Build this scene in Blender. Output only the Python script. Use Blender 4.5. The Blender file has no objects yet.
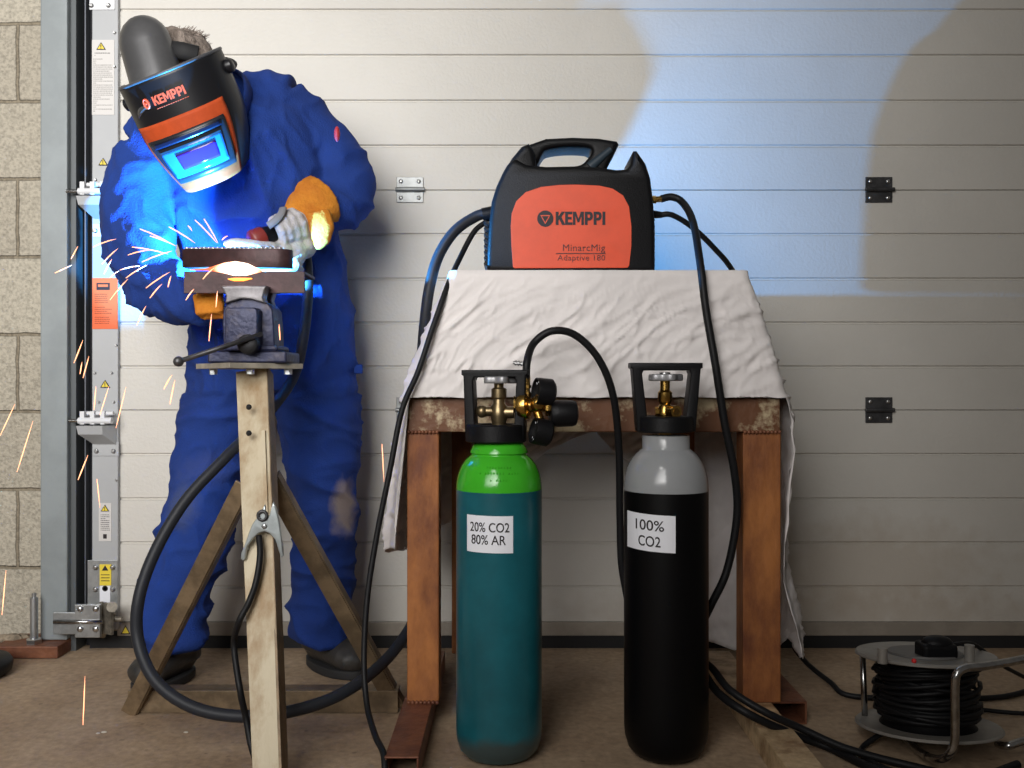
import bpy, bmesh, math, random
from mathutils import Vector, Matrix, noise
random.seed(7)
PI = math.pi
sc = bpy.context.scene
COL = sc.collection
F = 960.0; CH = 0.745

def P(px, py, d):
    return Vector(((px-512)/F*d, d, CH-(py-384)/F*d))

# ------------------------------------------------------------------ materials
MATS = {}
def mat(name, col, rough=.6, metal=0.0, var=0.0, scale=8, bump=0.0, bscale=60, col2=None, lo=.4, hi=.6, emit=None, spec=.5, stretch=(1,1,1), sheen=0):
    if name in MATS: return MATS[name]
    m = bpy.data.materials.new(name); m.use_nodes = True
    nt = m.node_tree; n = nt.nodes; l = nt.links
    b = n['Principled BSDF']
    b.inputs['Roughness'].default_value = rough
    b.inputs['Metallic'].default_value = metal
    b.inputs['Specular IOR Level'].default_value = spec
    b.inputs['Base Color'].default_value = (*col, 1)
    tc = n.new('ShaderNodeTexCoord'); mp = n.new('ShaderNodeMapping')
    mp.inputs['Scale'].default_value = stretch
    l.new(tc.outputs['Object'], mp.inputs['Vector'])
    if col2 is not None or var:
        nz = n.new('ShaderNodeTexNoise'); nz.inputs['Scale'].default_value = scale
        nz.inputs['Detail'].default_value = 8; nz.inputs['Roughness'].default_value = .65
        l.new(mp.outputs['Vector'], nz.inputs['Vector'])
        cr = n.new('ShaderNodeValToRGB')
        cr.color_ramp.elements[0].position = lo; cr.color_ramp.elements[1].position = hi
        c2 = col2 if col2 is not None else tuple(c*(1-var) for c in col)
        cr.color_ramp.elements[0].color = (*c2, 1); cr.color_ramp.elements[1].color = (*col, 1)
        l.new(nz.outputs['Fac'], cr.inputs['Fac'])
        l.new(cr.outputs['Color'], b.inputs['Base Color'])
    if bump:
        nb = n.new('ShaderNodeTexNoise'); nb.inputs['Scale'].default_value = bscale
        nb.inputs['Detail'].default_value = 4
        l.new(mp.outputs['Vector'], nb.inputs['Vector'])
        bp = n.new('ShaderNodeBump'); bp.inputs['Strength'].default_value = bump
        bp.inputs['Distance'].default_value = .01
        l.new(nb.outputs['Fac'], bp.inputs['Height']); l.new(bp.outputs['Normal'], b.inputs['Normal'])
    if emit:
        b.inputs['Emission Color'].default_value = (*emit[0], 1)
        b.inputs['Emission Strength'].default_value = emit[1]
    MATS[name] = m
    return m

def add_spots(m, spots):
    """stains on cloth and other soft colour patches: list of (centre, radius, colour, strength)"""
    nt = m.node_tree; n = nt.nodes; l = nt.links; b = n['Principled BSDF']
    src = b.inputs['Base Color'].links[0].from_socket if b.inputs['Base Color'].links else None
    tc = n.new('ShaderNodeTexCoord')
    nz = n.new('ShaderNodeTexNoise'); nz.inputs['Scale'].default_value = 25; nz.inputs['Detail'].default_value = 6
    l.new(tc.outputs['Object'], nz.inputs['Vector'])
    for c, r, col, s in spots:
        sub = n.new('ShaderNodeVectorMath'); sub.operation = 'SUBTRACT'; sub.inputs[1].default_value = c
        l.new(tc.outputs['Object'], sub.inputs[0])
        sca = n.new('ShaderNodeVectorMath'); sca.operation = 'DIVIDE'; sca.inputs[1].default_value = r
        l.new(sub.outputs[0], sca.inputs[0])
        ln = n.new('ShaderNodeVectorMath'); ln.operation = 'LENGTH'; l.new(sca.outputs[0], ln.inputs[0])
        ad = n.new('ShaderNodeMath'); ad.operation = 'ADD'; l.new(ln.outputs['Value'], ad.inputs[0]); l.new(nz.outputs['Fac'], ad.inputs[1])
        mr = n.new('ShaderNodeMapRange'); mr.inputs['From Min'].default_value = 1.5; mr.inputs['From Max'].default_value = .9
        mr.inputs['To Max'].default_value = s
        l.new(ad.outputs[0], mr.inputs['Value'])
        mx = n.new('ShaderNodeMixRGB'); mx.inputs['Color2'].default_value = (*col, 1)
        l.new(mr.outputs[0], mx.inputs['Fac'])
        if src: l.new(src, mx.inputs['Color1'])
        else: mx.inputs['Color1'].default_value = b.inputs['Base Color'].default_value
        src = mx.outputs[0]
    l.new(src, b.inputs['Base Color'])

black_plastic = mat('black_plastic', (.005,.005,.006), .45, spec=.22, bump=.15, bscale=400)
matte_black = mat('matte_black', (.008,.008,.009), .75)
rubber = mat('rubber', (.008,.008,.009), .5, spec=.25, bump=.08, bscale=200)
steel = mat('galvanised_steel', (.5,.52,.53), .38, .85, var=.25, scale=30)
bolt_m = mat('bolt_zinc', (.6,.6,.6), .3, 1)
dark_steel = mat('dark_steel', (.10,.10,.105), .45, .7, var=.4, scale=25)
chrome = mat('chrome', (.55,.55,.55), .22, 1, var=.3, scale=50)
brass = mat('brass', (.62,.38,.10), .25, 1, var=.35, scale=40)
cloth_white = mat('white_cotton', (.82,.775,.76), .9, var=.10, scale=5, bump=.10, bscale=45)
orange = mat('orange_panel', (.76,.075,.018), .5, var=.08, scale=20)
ink = mat('black_ink', (.015,.01,.012), .6)
paper = mat('white_paper', (.80,.81,.86), .6)
rust = mat('rusty_steel', (.44,.165,.045), .6, .15, scale=9, col2=(.15,.045,.018), lo=.35, hi=.62, bump=.25, bscale=50, stretch=(1,1,.45))
rust_cream = mat('rusty_cream_paint', (.50,.40,.25), .55, .1, scale=13, col2=(.14,.055,.022), lo=.50, hi=.60, bump=.25, bscale=50)
rust_foot = mat('brown_channel', (.25,.10,.05), .5, .25, scale=16, col2=(.12,.04,.022), lo=.35, hi=.65, bump=.2, bscale=70)
cream_foot = mat('worn_cream_channel', (.66,.49,.29), .5, .1, scale=18, col2=(.28,.17,.085), lo=.35, hi=.6, bump=.2, bscale=70)
stand_cream = mat('cream_paint_stand', (.50,.43,.30), .5, .1, scale=14, col2=(.30,.20,.10), lo=.34, hi=.56, bump=.12, bscale=60, stretch=(1,1,.35))
stand_brown = mat('brown_angle_iron', (.24,.17,.10), .5, .35, var=.45, scale=16, bump=.2, bscale=70)

# ------------------------------------------------------------------ mesh helpers
def obj(name, bm, m, parent=None, smooth=False, bevel=0, label=None, bseg=2, autos=None):
    bmesh.ops.recalc_face_normals(bm, faces=bm.faces)
    me = bpy.data.meshes.new(name); bm.to_mesh(me); bm.free()
    o = bpy.data.objects.new(name, me); COL.objects.link(o)
    if isinstance(m, (list, tuple)):
        for mm in m: me.materials.append(mm)
    else: me.materials.append(m)
    if smooth:
        for p in me.polygons: p.use_smooth = True
        if autos:
            try: me.set_sharp_from_angle(angle=math.radians(autos))
            except Exception: pass
    if bevel:
        md = o.modifiers.new('bevel', 'BEVEL'); md.width = bevel; md.segments = bseg; md.limit_method = 'ANGLE'
    if parent is not None:
        o.parent = parent
        o.matrix_parent_inverse = Matrix.Translation(parent.matrix_world.translation).inverted() if parent.type == 'EMPTY' else Matrix.Identity(4)
    if label: o['label'] = label
    return o

def tag(o, label, cat, group=None):
    o['label'] = label; o['category'] = cat
    if group: o['group'] = group
    return o

def thing(name, label, cat, loc=(0,0,0), group=None):
    o = bpy.data.objects.new(name, None); COL.objects.link(o)
    o.empty_display_size = .05
    o.location = loc
    o.matrix_world = Matrix.Translation(Vector(loc))
    return tag(o, label, cat, group)

def struct(name, bm, m, **k):
    o = obj(name, bm, m, **k); o['kind'] = 'structure'; return o

def box(bm, x0, x1, y0, y1, z0, z1, M=None, mi=0):
    vs = [Vector(v) for v in ((x0,y0,z0),(x1,y0,z0),(x1,y1,z0),(x0,y1,z0),(x0,y0,z1),(x1,y0,z1),(x1,y1,z1),(x0,y1,z1))]
    if M: vs = [M @ v for v in vs]
    V = [bm.verts.new(v) for v in vs]
    for f in ((0,3,2,1),(4,5,6,7),(0,1,5,4),(1,2,6,5),(2,3,7,6),(3,0,4,7)):
        fc = bm.faces.new([V[i] for i in f]); fc.material_index = mi
    return bm
def nb(): return bmesh.new()
def B(*a, M=None): return box(nb(), *a, M=M)

def frame(axis, up=Vector((0,1,0))):
    t = axis.normalized()
    if abs(t.dot(up)) > .98: up = Vector((1,0,0))
    s = t.cross(up).normalized(); w = s.cross(t).normalized()
    return s, w, t

def loft(bm, pts, radii, n=20, closed=False, cap=True, up=Vector((0,1,0)), mi=0):
    rings = []; N = len(pts)
    for i, p in enumerate(pts):
        if closed: t = pts[(i+1)%N]-pts[i-1]
        else: t = pts[min(i+1, N-1)]-pts[max(i-1, 0)]
        s, w, _ = frame(t, up)
        r = radii[i] if isinstance(radii, list) else radii
        a, b = (r if isinstance(r, (tuple, list)) else (r, r))
        rings.append([bm.verts.new(p+s*(a*math.cos(2*PI*k/n))+w*(b*math.sin(2*PI*k/n))) for k in range(n)])
    for i in range(N if closed else N-1):
        A, Bq = rings[i], rings[(i+1)%N]
        for k in range(n):
            f = bm.faces.new((A[k], A[(k+1)%n], Bq[(k+1)%n], Bq[k])); f.material_index = mi
    if cap and not closed:
        for r in (rings[0], rings[-1]):
            f = bm.faces.new(r); f.material_index = mi
    return bm

def spline(ctrl, per=8):
    out = []; n = len(ctrl)
    isv = isinstance(ctrl[0], Vector)
    for i in range(n-1):
        p0 = ctrl[max(i-1,0)]; p1 = ctrl[i]; p2 = ctrl[i+1]; p3 = ctrl[min(i+2,n-1)]
        for k in range(per):
            t = k/per
            out.append(.5*((2*p1)+(p2-p0)*t+(2*p0-5*p1+4*p2-p3)*t*t+(3*p1-p0-3*p2+p3)*t**3))
    out.append(ctrl[-1]); return out

def tube(ctrl, r, per=8, n=12, bm=None):
    bm = bm or nb()
    return loft(bm, spline([Vector(c) for c in ctrl], per), r, n)

def cyl(bm, a, b, r, n=24, r2=None, mi=0):
    a = Vector(a); b = Vector(b)
    return loft(bm, [a, b], [r, r if r2 is None else r2], n, mi=mi)

def lathe(bm, prof, centre, n=48, axis=None, mi=None):
    """prof: (r,z) list around vertical axis (or axis vector)"""
    c = Vector(centre)
    if axis is None: s, w, t = Vector((1,0,0)), Vector((0,1,0)), Vector((0,0,1))
    else: s, w, t = frame(Vector(axis))
    rings = []
    for r, z in prof:
        if r < 1e-6: rings.append([bm.verts.new(c+t*z)])
        else: rings.append([bm.verts.new(c+t*z+s*(r*math.cos(2*PI*k/n))+w*(r*math.sin(2*PI*k/n))) for k in range(n)])
    for i in range(len(rings)-1):
        A, Bq = rings[i], rings[i+1]
        for k in range(n):
            k2 = (k+1)%n
            if len(A) == 1 and len(Bq) == 1: continue
            if len(A) == 1: f = bm.faces.new((A[0], Bq[k2], Bq[k]))
            elif len(Bq) == 1: f = bm.faces.new((A[k], A[k2], Bq[0]))
            else: f = bm.faces.new((A[k], A[k2], Bq[k2], Bq[k]))
            if mi: f.material_index = mi(prof[i][1])
    for r in (rings[0], rings[-1]):
        if len(r) > 1: bm.faces.new(r)
    return bm

def ball(bm, c, r, sx=1, sy=1, sz=1, u=20, v=12, R=None):
    M = Matrix.Translation(Vector(c)) @ (R.to_4x4() if R else Matrix.Identity(4)) @ Matrix.Diagonal((r*sx, r*sy, r*sz, 1))
    bmesh.ops.create_uvsphere(bm, u_segments=u, v_segments=v, radius=1, matrix=M)
    return bm

def curve_mesh(cu):
    o = bpy.data.objects.new('tmp', cu); COL.objects.link(o)
    bpy.context.view_layer.update()
    me = bpy.data.meshes.new_from_object(o.evaluated_get(bpy.context.evaluated_depsgraph_get()))
    bpy.data.objects.remove(o); bpy.data.curves.remove(cu)
    return me

def plate2d(loops, half, bevel=0, smooth_loops=False):
    """filled outline with holes; local XY outline, thickness along Z"""
    cu = bpy.data.curves.new('c', 'CURVE'); cu.dimensions = '2D'; cu.fill_mode = 'BOTH'
    for lp in loops:
        sp = cu.splines.new('POLY'); sp.points.add(len(lp)-1)
        for q, (x, y) in zip(sp.points, lp): q.co = (x, y, 0, 1)
        sp.use_cyclic_u = True
    cu.extrude = max(half-bevel, .00001); cu.bevel_depth = bevel; cu.bevel_resolution = 2; cu.offset = -bevel
    return curve_mesh(cu)

def smooth_loop(lp, per=5):
    n = len(lp); out = []
    for i in range(n):
        p0, p1, p2, p3 = [Vector(lp[(i+j-1)%n]) for j in range(4)]
        for k in range(per):
            t = k/per
            out.append(tuple(.5*((2*p1)+(p2-p0)*t+(2*p0-5*p1+4*p2-p3)*t*t+(3*p1-p0-3*p2+p3)*t**3)))
    return out

def text_mesh(s, size, bold=0.0, spacing=1.0, align='CENTER'):
    cu = bpy.data.curves.new('t', 'FONT'); cu.body = s; cu.size = size; cu.align_x = align; cu.align_y = 'CENTER'
    cu.offset = bold; cu.space_character = spacing; cu.extrude = .0004; cu.space_line = .85
    return curve_mesh(cu)

UP2 = Matrix(((1,0,0,0),(0,0,-1,0),(0,1,0,0),(0,0,0,1)))  # local XY plane -> world XZ, facing -Y
def from_me(me, fn, name, m, parent=None, smooth=False, label=None, autos=None):
    bm = nb(); bm.from_mesh(me); bpy.data.meshes.remove(me)
    for v in bm.verts: v.co = fn(v.co)
    bmesh.ops.remove_doubles(bm, verts=bm.verts, dist=1e-5)
    return obj(name, bm, m, parent, smooth=smooth, label=label, autos=autos)

def at(loc, sx=1, sy=1):
    L = Vector(loc)
    return lambda c: L + Vector((c.x*sx, -c.z, c.y*sy))

def remesh(bm, voxel, smooth_it=3, disp=None):
    me = bpy.data.meshes.new('r'); bm.to_mesh(me); bm.free()
    o = bpy.data.objects.new('r', me); COL.objects.link(o)
    md = o.modifiers.new('r', 'REMESH'); md.mode = 'VOXEL'; md.voxel_size = voxel
    sm = o.modifiers.new('s', 'SMOOTH'); sm.iterations = smooth_it; sm.factor = .5
    bpy.context.view_layer.update()
    m2 = bpy.data.meshes.new_from_object(o.evaluated_get(bpy.context.evaluated_depsgraph_get()))
    bpy.data.objects.remove(o); bpy.data.meshes.remove(me)
    b2 = nb(); b2.from_mesh(m2); bpy.data.meshes.remove(m2)
    if disp:
        b2.normal_update()
        new = [v.co + v.normal*disp(v.co, v.normal) for v in b2.verts]
        for v, c in zip(b2.verts, new): v.co = c
    return b2

# ================================================================== SETTING
WY = 2.71
# floor
def floor_mat():
    m = bpy.data.materials.new('concrete_floor'); m.use_nodes = True
    n = m.node_tree.nodes; l = m.node_tree.links; b = n['Principled BSDF']
    tc = n.new('ShaderNodeTexCoord')
    n1 = n.new('ShaderNodeTexNoise'); n1.inputs['Scale'].default_value = 2.2; n1.inputs['Detail'].default_value = 10; n1.inputs['Roughness'].default_value = .7
    n2 = n.new('ShaderNodeTexNoise'); n2.inputs['Scale'].default_value = 60; n2.inputs['Detail'].default_value = 6
    n3 = n.new('ShaderNodeTexVoronoi'); n3.inputs['Scale'].default_value = 18
    for x in (n1, n2, n3): l.new(tc.outputs['Object'], x.inputs['Vector'])
    c1 = n.new('ShaderNodeValToRGB'); e = c1.color_ramp.elements
    e[0].position = .3; e[0].color = (.25,.165,.10,1); e[1].position = .68; e[1].color = (.50,.37,.245,1)
    l.new(n1.outputs['Fac'], c1.inputs['Fac'])
    c2 = n.new('ShaderNodeValToRGB'); e = c2.color_ramp.elements
    e[0].position = .3; e[0].color = (.75,.75,.75,1); e[1].position = .7; e[1].color = (1.1,1.1,1.1,1)
    l.new(n2.outputs['Fac'], c2.inputs['Fac'])
    mx = n.new('ShaderNodeMixRGB'); mx.blend_type = 'MULTIPLY'; mx.inputs[0].default_value = 1
    l.new(c1.outputs[0], mx.inputs[1]); l.new(c2.outputs[0], mx.inputs[2])
    c3 = n.new('ShaderNodeValToRGB'); e = c3.color_ramp.elements
    e[0].position = .05; e[0].color = (.35,.32,.30,1); e[1].position = .11; e[1].color = (1,1,1,1)
    l.new(n3.outputs['Distance'], c3.inputs['Fac'])
    m2 = n.new('ShaderNodeMixRGB'); m2.blend_type = 'MULTIPLY'; m2.inputs[0].default_value = .5
    l.new(mx.outputs[0], m2.inputs[1]); l.new(c3.outputs[0], m2.inputs[2])
    l.new(m2.outputs[0], b.inputs['Base Color'])
    b.inputs['Roughness'].default_value = .8
    bp = n.new('ShaderNodeBump'); bp.inputs['Strength'].default_value = .35; bp.inputs['Distance'].default_value = .006
    l.new(n2.outputs['Fac'], bp.inputs['Height']); l.new(bp.outputs[0], b.inputs['Normal'])
    return m
struct('floor', B(-4,4,-2.5,3.1,-.05,0), floor_mat())

# block wall left of the door
def block_mat():
    m = bpy.data.materials.new('concrete_blockwork'); m.use_nodes = True
    n = m.node_tree.nodes; l = m.node_tree.links; b = n['Principled BSDF']
    tc = n.new('ShaderNodeTexCoord'); mp = n.new('ShaderNodeMapping')
    mp.inputs['Rotation'].default_value = (PI/2, 0, 0)
    l.new(tc.outputs['Object'], mp.inputs['Vector'])
    sx = n.new('ShaderNodeSeparateXYZ'); cx = n.new('ShaderNodeCombineXYZ')
    l.new(tc.outputs['Object'], sx.inputs[0])
    ax = n.new('ShaderNodeMath'); ax.operation = 'ADD'; ax.inputs[1].default_value = 1.41+4.5
    az = n.new('ShaderNodeMath'); az.operation = 'ADD'; az.inputs[1].default_value = .002+.44
    l.new(sx.outputs['X'], ax.inputs[0]); l.new(sx.outputs['Z'], az.inputs[0])
    l.new(ax.outputs[0], cx.inputs['X']); l.new(az.outputs[0], cx.inputs['Y'])
    br = n.new('ShaderNodeTexBrick'); br.offset = .5
    br.inputs['Scale'].default_value = 1; br.inputs['Brick Width'].default_value = .45; br.inputs['Row Height'].default_value = .2225
    br.inputs['Mortar Size'].default_value = .006; br.inputs['Mortar Smooth'].default_value = .6
    br.inputs['Color1'].default_value = (.47,.43,.35,1); br.inputs['Color2'].default_value = (.40,.36,.29,1)
    br.inputs['Mortar'].default_value = (.26,.22,.16,1)
    nw = n.new('ShaderNodeTexNoise'); nw.inputs['Scale'].default_value = 12; l.new(tc.outputs['Object'], nw.inputs['Vector'])
    vm = n.new('ShaderNodeVectorMath'); vm.operation = 'SCALE'; vm.inputs['Scale'].default_value = .012
    l.new(nw.outputs['Color'], vm.inputs[0])
    va = n.new('ShaderNodeVectorMath'); l.new(cx.outputs[0], va.inputs[0]); l.new(vm.outputs[0], va.inputs[1])
    l.new(va.outputs[0], br.inputs['Vector'])
    nz = n.new('ShaderNodeTexNoise'); nz.inputs['Scale'].default_value = 130; nz.inputs['Detail'].default_value = 6
    l.new(tc.outputs['Object'], nz.inputs['Vector'])
    cr = n.new('ShaderNodeValToRGB'); e = cr.color_ramp.elements
    e[0].position = .3; e[0].color = (.6,.6,.6,1); e[1].position = .6; e[1].color = (1.1,1.1,1.1,1)
    l.new(nz.outputs['Fac'], cr.inputs['Fac'])
    mx = n.new('ShaderNodeMixRGB'); mx.blend_type = 'MULTIPLY'; mx.inputs[0].default_value = .8
    l.new(br.outputs['Color'], mx.inputs[1]); l.new(cr.outputs[0], mx.inputs[2])
    l.new(mx.outputs[0], b.inputs['Base Color']); b.inputs['Roughness'].default_value = .95
    inv = n.new('ShaderNodeMath'); inv.operation = 'MULTIPLY_ADD'; inv.inputs[1].default_value = -1.5
    l.new(br.outputs['Fac'], inv.inputs[0]); l.new(nz.outputs['Fac'], inv.inputs[2])
    bp = n.new('ShaderNodeBump'); bp.inputs['Strength'].default_value = .8; bp.inputs['Distance'].default_value = .008
    l.new(inv.outputs[0], bp.inputs['Height']); l.new(bp.outputs[0], b.inputs['Normal'])
    return m
struct('wall_left', B(-4,-1.34,2.75,3.0,0,3.2), block_mat())

# steel jamb
jamb = mat('grey_jamb_paint', (.27,.30,.31), .45, .1, var=.15, scale=6)
jd = 2.66
xj0, xj1 = P(40,0,jd).x, P(67,0,jd).x
t = struct('trim_1', B(xj0, xj1, jd, jd+.16, .035, 3.2), jamb, bevel=.004)
b = nb(); box(b, xj1+.0005, xj1+.016, jd+.02, jd+.16, .0, 3.2)
q = obj('jamb_lip', b, mat('jamb_dark', (.10,.11,.115), .5, .3), t)
q = obj('base_plate', B(P(4,0,2.66).x, xj1+.002, 2.60, 2.74, .001, .034), [rust_foot], t, bevel=.003, label='rusty brown base plate')
# solid black slab in the door track gap
b = nb()
box(b, xj1+.018, P(91,0,2.72).x, 2.74, 2.80, .0, 3.2)
struct('trim_2', b, mat('track_gap_black', (.006,.007,.012), .6))
b = nb(); box(b, P(83,0,2.70).x, P(84.3,0,2.70).x, 2.71, 2.735, .03, 3.2)
struct('trim_3', b, mat('track_edge', (.12,.13,.15), .4, .5))

# sectional door: ribs from a real profile
door_paint = mat('cream_door_paint', (.63,.605,.555), .5, var=.06, scale=2, bump=.14, bscale=110)
add_spots(door_paint, [((1.0, WY, .22), (.45,.4,.18), (.38,.29,.20), .35), ((.9, WY, .10), (.9,.4,.08), (.36,.28,.2), .3)])  # browner towards the lower right of the door
rib_y = [-80,-35,10,55.5,101,146,190,234.5,279,323,367,410,454.5,499,543,587]
rib_z = sorted([CH-(y-384)/F*WY for y in rib_y])
dx0, dx1 = P(117.5,0,WY).x, 2.6
zbot = CH-(622-384)/F*WY
hinge_z = [CH-(190-384)/F*WY, CH-(410-384)/F*WY, CH-(-35-384)/F*WY]
door = None
def door_section(z0, z1):
    zs = [z for z in rib_z if z0+.02 < z < z1-.02]
    prof = [(0, z0+.0015)]
    for z in zs: prof += [(0, z-.0045), (.006, z-.0015), (.006, z+.0015), (0, z+.0045)]
    prof += [(0, z1-.0015), (.006, z1-.0002)]
    prof = [(.006, z0+.0002)] + prof
    bm = nb()
    L = [bm.verts.new((dx0, WY+y, z)) for y, z in prof]; R = [bm.verts.new((dx1, WY+y, z)) for y, z in prof]
    for i in range(len(prof)-1): bm.faces.new((L[i], R[i], R[i+1], L[i+1]))
    LB = bm.verts.new((dx0, WY+.04, z0+.0002)); RB = bm.verts.new((dx1, WY+.04, z0+.0002))
    LT = bm.verts.new((dx0, WY+.04, z1-.0002)); RT = bm.verts.new((dx1, WY+.04, z1-.0002))
    bm.faces.new((LB, RB, R[0], L[0])); bm.faces.new((LT, RT, R[-1], L[-1])); bm.faces.new((LB, RB, RT, LT))
    bm.faces.new(L+[LT, LB]); bm.faces.new(R+[RT, RB])
    return bm
zs = [zbot, hinge_z[1], hinge_z[0], hinge_z[2], 3.2]
door = bpy.data.objects.new('door_1', None); COL.objects.link(door); door['kind'] = 'structure'
door.location = (0, WY, 0); door.matrix_world = Matrix.Translation((0, WY, 0))
for i in range(4): obj('panel', door_section(zs[i], zs[i+1]), door_paint, door)
obj('bottom_rail', B(dx0, dx1, WY-.004, WY+.04, zbot-.038, zbot), mat('door_bottom_rail', (.36,.32,.27), .5, .2, var=.2, scale=9), door, bevel=.002)
obj('rubber_seal', B(P(90,0,WY).x, dx1, WY-.002, WY+.05, .0, zbot-.038), matte_black, door)
def hinge(px, z):
    x = P(px, 0, WY).x
    b = nb()
    w = .038
    box(b, x-w, x+w, WY-.004, WY-.0005, z+.005, z+.036); box(b, x-w, x+w, WY-.004, WY-.0005, z-.036, z-.005)
    cyl(b, (x-w-.002, WY-.009, z), (x+w+.004, WY-.009, z), .006, 12)
    box(b, x-w*.8, x+w*.8, WY-.006, WY-.002, z-.008, z+.008)
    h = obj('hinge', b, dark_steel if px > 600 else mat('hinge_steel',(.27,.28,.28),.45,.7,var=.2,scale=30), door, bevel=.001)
    for sx in (-1, 1):
        for sz in (-1, 1):
            b2 = nb(); ball(b2, (x+sx*w*.66, WY-.005, z+sz*.023), .006, sy=.5, u=10, v=6)
            obj('screw', b2, bolt_m, h, smooth=True)
for px in (410, 878.5):
    for z in hinge_z[:2]: hinge(px, z)
# stile with its brackets and stickers
stile_m = mat('grey_stile_paint', (.42,.43,.44), .5, .1, var=.06, scale=5)
sx0, sx1 = P(92,0,2.695).x, P(118,0,2.695).x
stile = obj('side_stile', B(sx0, sx1, 2.695, 2.74, .055, 3.2), stile_m, door, bevel=.002)
YS = 2.695
def on_stile(px0, px1, py0, py1, t0=.0015, m=None, name='bracket', par=None, **k):
    a = P(px0, py0, YS); c = P(px1, py1, YS)
    return obj(name, B(a.x, c.x, YS-t0, YS-.0002, c.z, a.z), m, par or door, **k)
def screws(pts, yoff=.004, par=None, r=.007):
    for px, py in pts:
        p = P(px, py, YS); b = nb(); ball(b, (p.x, YS-yoff, p.z), r, sy=.6, u=10, v=6)
        cyl(b, (p.x, YS-yoff+.002, p.z), (p.x, YS-yoff-.005, p.z), r*.6, 6)
        obj('bolt', b, bolt_m, par or door, smooth=True, autos=40)
white_st = mat('white_steel', (.75,.76,.78), .45, var=.05)
sticker_w = mat('pale_sticker', (.62,.60,.58), .5)
sticker_y = mat('yellow_sticker', (.80,.62,.05), .5)
h = on_stile(90,115,-8,10,.003, white_st); screws([(92,6),(109,6)], par=h)
def tri(px, py, s, par, name='warning_triangle'):
    """yellow warning triangle with black rim and mark"""
    p = P(px, py, YS); r = s/F*YS
    lp = [(r*math.sin(a)*1.1, r*math.cos(a)) for a in (0, 2*PI/3, 4*PI/3)]
    o1 = from_me(plate2d([lp], .0004), at((p.x, YS-.0028, p.z)), name, ink, par)
    lp2 = [(x*.72, y*.72) for x, y in lp]
    from_me(plate2d([lp2], .0004), at((p.x, YS-.0035, p.z)), 'yellow_field', sticker_y, par)
    from_me(plate2d([[(-r*.09, .45*r), (r*.09, .45*r), (r*.06, -.1*r), (-r*.06, -.1*r)], [(-r*.07,-.18*r),(r*.07,-.18*r),(r*.07,-.32*r),(-r*.07,-.32*r)]], .0004), at((p.x, YS-.0042, p.z)), 'warning_mark', ink, par)
def fine_print(px0, px1, py0, py1, step, par, m=ink, th=.28):
    """rows of tiny illegible print as short ink dashes, all on one sticker"""
    b = nb(); y = py0; rnd = random.Random(int(px0*7+py0))
    while y < py1:
        x = px0
        while x < px1-.6:
            w = rnd.uniform(.5, 2.0); x2 = min(x+w, px1)
            a = P(x, y, YS); c = P(x2, y+step*th, YS)
            box(b, a.x, c.x, YS-.0022, YS-.0016, c.z, a.z); x = x2+.45
            if rnd.random() < .04: break
        y += step
    return obj('fine_print', b, m, par)
grey_ink = mat('grey_ink', (.22,.21,.20), .6)
s = on_stile(92.2,114.5,40,115,.0015, sticker_w, 'warning_sticker')
tri(101.5, 47.5, 5, s); fine_print(95,111,53,56,2.2,s,ink); fine_print(93.5,113,59,113,2.0,s,grey_ink)
s = on_stile(92.5,118,278,329,.0015, mat('orange_sticker', (.80,.13,.03), .5), 'warning_sticker')
ob = on_stile(97,110,283,290,.0028, ink, 'pictogram', s); on_stile(98.5,108.5,284.5,287,.0036, MATS['orange_sticker'], 'pictogram', s)
fine_print(95,108,294,304,2.0,s,mat('dark_red_ink',(.25,.03,.01),.6)); fine_print(95,112,307,314,2.0,s,MATS['dark_red_ink']); fine_print(95,110,317,324,2.0,s,MATS['dark_red_ink'])
tri(105.5, 385, 5.2, stile); tri(103.5, 163, 5, stile)
s = on_stile(99,111.5,503,541,.0015, sticker_w, 'warning_sticker'); tri(105.3,509,4.5,s); fine_print(101,110,514.5,531,1.9,s,ink); on_stile(103.5,107,534,538.5,.0025,ink,'pictogram',s)
# bracket at bottom
h = on_stile(88,118,560,604,.004, steel, 'corner_bracket', bevel=.001)
screws([(96.5,567),(113.5,567),(96.5,589),(113.5,589)], .008, h)
s = on_stile(100.5,112,564,585,.006, sticker_y, 'yellow_label', h)
b = nb(); 
tri_p = P(106,568,YS)
from_me(plate2d([[(0,.009),(.009,-.006),(-.009,-.006)]], .0004), at((tri_p.x, YS-.0065, tri_p.z)), 'warning_mark', ink, h)
for yy in (574,577,580):
    a = P(102,yy,YS); c = P(110.5,yy+.7,YS); obj('print_line', B(a.x,c.x,YS-.0068,YS-.006,c.z,a.z), ink, h)
on_stile(100.5,111,585.5,611,.006, paper, 'white_label', h)
p = P(106,588,YS); b = nb(); lathe(b, [(.008,0),(.008,.0008),(.005,.0008),(.005,0)], (p.x, YS-.0062, p.z), 20, axis=(0,-1,0)); obj('ring_mark', b, ink, h)
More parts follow.
